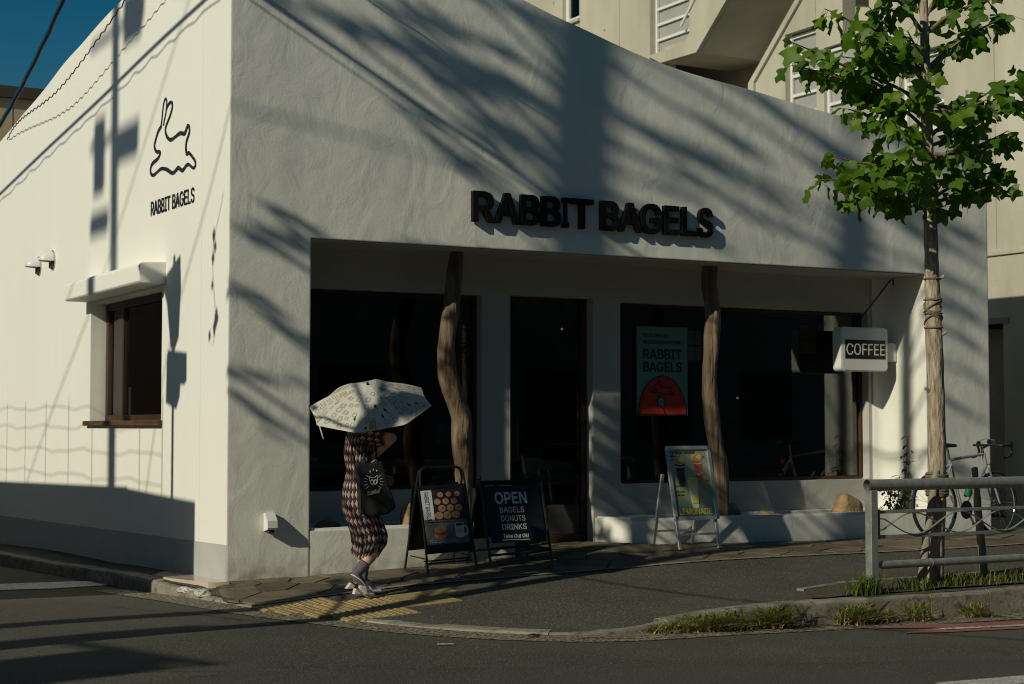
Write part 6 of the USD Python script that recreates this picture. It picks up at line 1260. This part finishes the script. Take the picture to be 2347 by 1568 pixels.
# ------------------------------------------------------------------ the bicycle by the right-hand pier
hd_ = np.array([math.cos(math.radians(7)), math.sin(math.radians(7)), 0]); sd_ = np.array([-hd_[1], hd_[0], 0])
bo = np.array([*gnd(2146, 1236, .14)[:2], .14]); bo[2] = z1(*bo[:2]) + .012
bk = thing('bicycle', 'light grey road bicycle with drop handlebars leaning by the right pier behind the railing', 'bicycle', bo)
bp3 = lambda x, z, y=0.0: bo + hd_ * x + sd_ * (y + .05 * z) + np.array([0, 0, z])
def bt(name, pts, r, m='bike_frame', par=None, n=8): return obj(name, tube([bp3(*p) for p in pts], r, n), m, par or bk, smooth=50)
for nm, x in (('rear_wheel', 0), ('front_wheel', .99)):
    a = np.linspace(0, 2 * math.pi, 41); R0 = .335
    w = obj(nm, tube([bp3(x + R0 * math.cos(t), R0 + R0 * .97 * math.sin(t)) for t in a], .016, 8, cap=False), 'tyre', bk, smooth=60)
    obj('rim', tube([bp3(x + .312 * math.cos(t), R0 + .312 * math.sin(t)) for t in a], .009, 6, cap=False), 'chrome', w, smooth=60)
    obj('hub', tube([bp3(x, R0, -.05), bp3(x, R0, .05)], .022, 10), 'plastic_black', w)
    for k in range(24):
        t = k * 2 * math.pi / 24; obj('spoke', tube([bp3(x + .02 * math.cos(t + .6 * (-1) ** k), R0 + .02 * math.sin(t + .6 * (-1) ** k), .025 * (-1) ** k), bp3(x + .305 * math.cos(t), R0 + .305 * math.sin(t))], .0016, 4), 'chrome', w)
BB, ST, HTt, HTb, RA, FA = (.43, .285), (.27, .80), (.83, .86), (.855, .73), (0, .335), (.99, .335)
bt('frame', [BB, ST], .016); bt('frame', [ST, HTt], .016); bt('frame', [BB, HTb], .019); bt('frame', [HTt, HTb], .020); 
for s in (-1, 1): bt('stay', [(*RA, .055 * s), (.40, .29, .03 * s)], .009); bt('stay', [(*RA, .055 * s), (.275, .76, .02 * s)], .008); bt('fork', [(.86, .71, .035 * s), (.90, .58, .045 * s), (*FA, .05 * s)], .011)
sp_ = bt('seat_post', [(.275, .78), (.245, .93)], .013, 'chrome')
obj('saddle', VF(Manifold.batch_hull([Manifold.sphere(r, 12).translate(list(map(float, bp3(x, z, y)))) for x, z, y, r in ((.12, .955, .055, .025), (.12, .955, -.055, .025), (.20, .955, .03, .02), (.20, .955, -.03, .02), (.38, .95, 0, .017), (.15, .965, 0, .02))])), 'saddle_black', bk, smooth=40)
bt('stem', [(.82, .86), (.81, .92), (.90, .95)], .014, 'plastic_black')
for s in (-1, 1):
    hb_ = obj('handlebar', tube(crspline([bp3(.90, .95, 0), bp3(.90, .95, .17 * s), bp3(.93, .95, .20 * s), bp3(1.0, .94, .21 * s), bp3(1.02, .88, .21 * s), bp3(.97, .83, .21 * s), bp3(.88, .83, .21 * s)], 5), .0125, 8), 'plastic_black', bk, smooth=60)
    obj('brake_lever', tube(crspline([bp3(1.0, .96, .21 * s), bp3(1.03, .98, .21 * s), bp3(1.05, .92, .2 * s), bp3(1.02, .83, .2 * s)], 4), [.014] * 5 + [.008] * 8, 8), 'plastic_black', hb_)
    obj('brake_cable', tube(crspline([bp3(1.0, .97, .2 * s), bp3(1.12, 1.0, .12 * s), bp3(1.10, .85, .02), bp3(.88, .75, .02 * s)], 6), .003, 5), 'plastic_black', hb_)
cr_ = bt('chainring', [(*BB, -.055), (*BB, -.060)], .095, 'plastic_black', n=24); obj('crank', bar(bp3(.43, .285, -.07), bp3(.52, .14, -.07), .022, .012), 'chrome', cr_); obj('crank', bar(bp3(.43, .285, .07), bp3(.34, .43, .07), .022, .012), 'chrome', cr_)
obj('pedal', box(-.045, .045, -.04, .04, -.012, .012, .004)[0] @ np.eye(3) + bp3(.52, .14, -.12) if False else (box(-.045, .045, -.04, .04, -.012, .012, .004)[0] + bp3(.52, .14, -.12), box(-.045, .045, -.04, .04, -.012, .012, .004)[1]), 'plastic_black', cr_)
bt('bottle', [(.52, .42), (.60, .58)], .036, 'bottle_green', n=14); bt('bottle_cap', [(.60, .58), (.615, .61)], .026, 'bike_blue', n=12)
bt('headlamp', [(.93, .985), (1.0, .985)], .028, 'chrome', n=12); obj('reflector', (box(-.012, .012, -.02, .02, -.03, .03, .004)[0] + bp3(.17, .74), box(-.012, .012, -.02, .02, -.03, .03, .004)[1]), 'red_reflector', bk)
bt('kick_stand', [(.08, .30, .07), (.12, .01, .20)], .008, 'chrome')

# ------------------------------------------------------------------ repeats share a group
for prim in stage.GetPrimAtPath('/World').GetChildren():
    n = prim.GetName().rsplit('_', 1)[0] if prim.GetName()[-3:].isdigit() else prim.GetName()
    g = {'driftwood_post': 'driftwood posts in the planters', 'rock': 'rocks in the planters', 'weed_tuft': 'weeds and grass along the kerb and the tree pit', 'cafe_chair': 'chairs inside the shop', 'bulb': 'bulbs inside the shop', 'lattice_lamp': 'lattice lamps inside the shop', 'street_tree': 'street trees along the pavement', 'tree_stake': 'stakes that prop the young tree', 'overhead_cable': 'overhead cables of the side street', 'white_stone': 'whitewashed stones at the corner'}.get(n)
    if g and not prim.GetCustomDataByKey('group'): prim.SetCustomDataByKey('group', g)
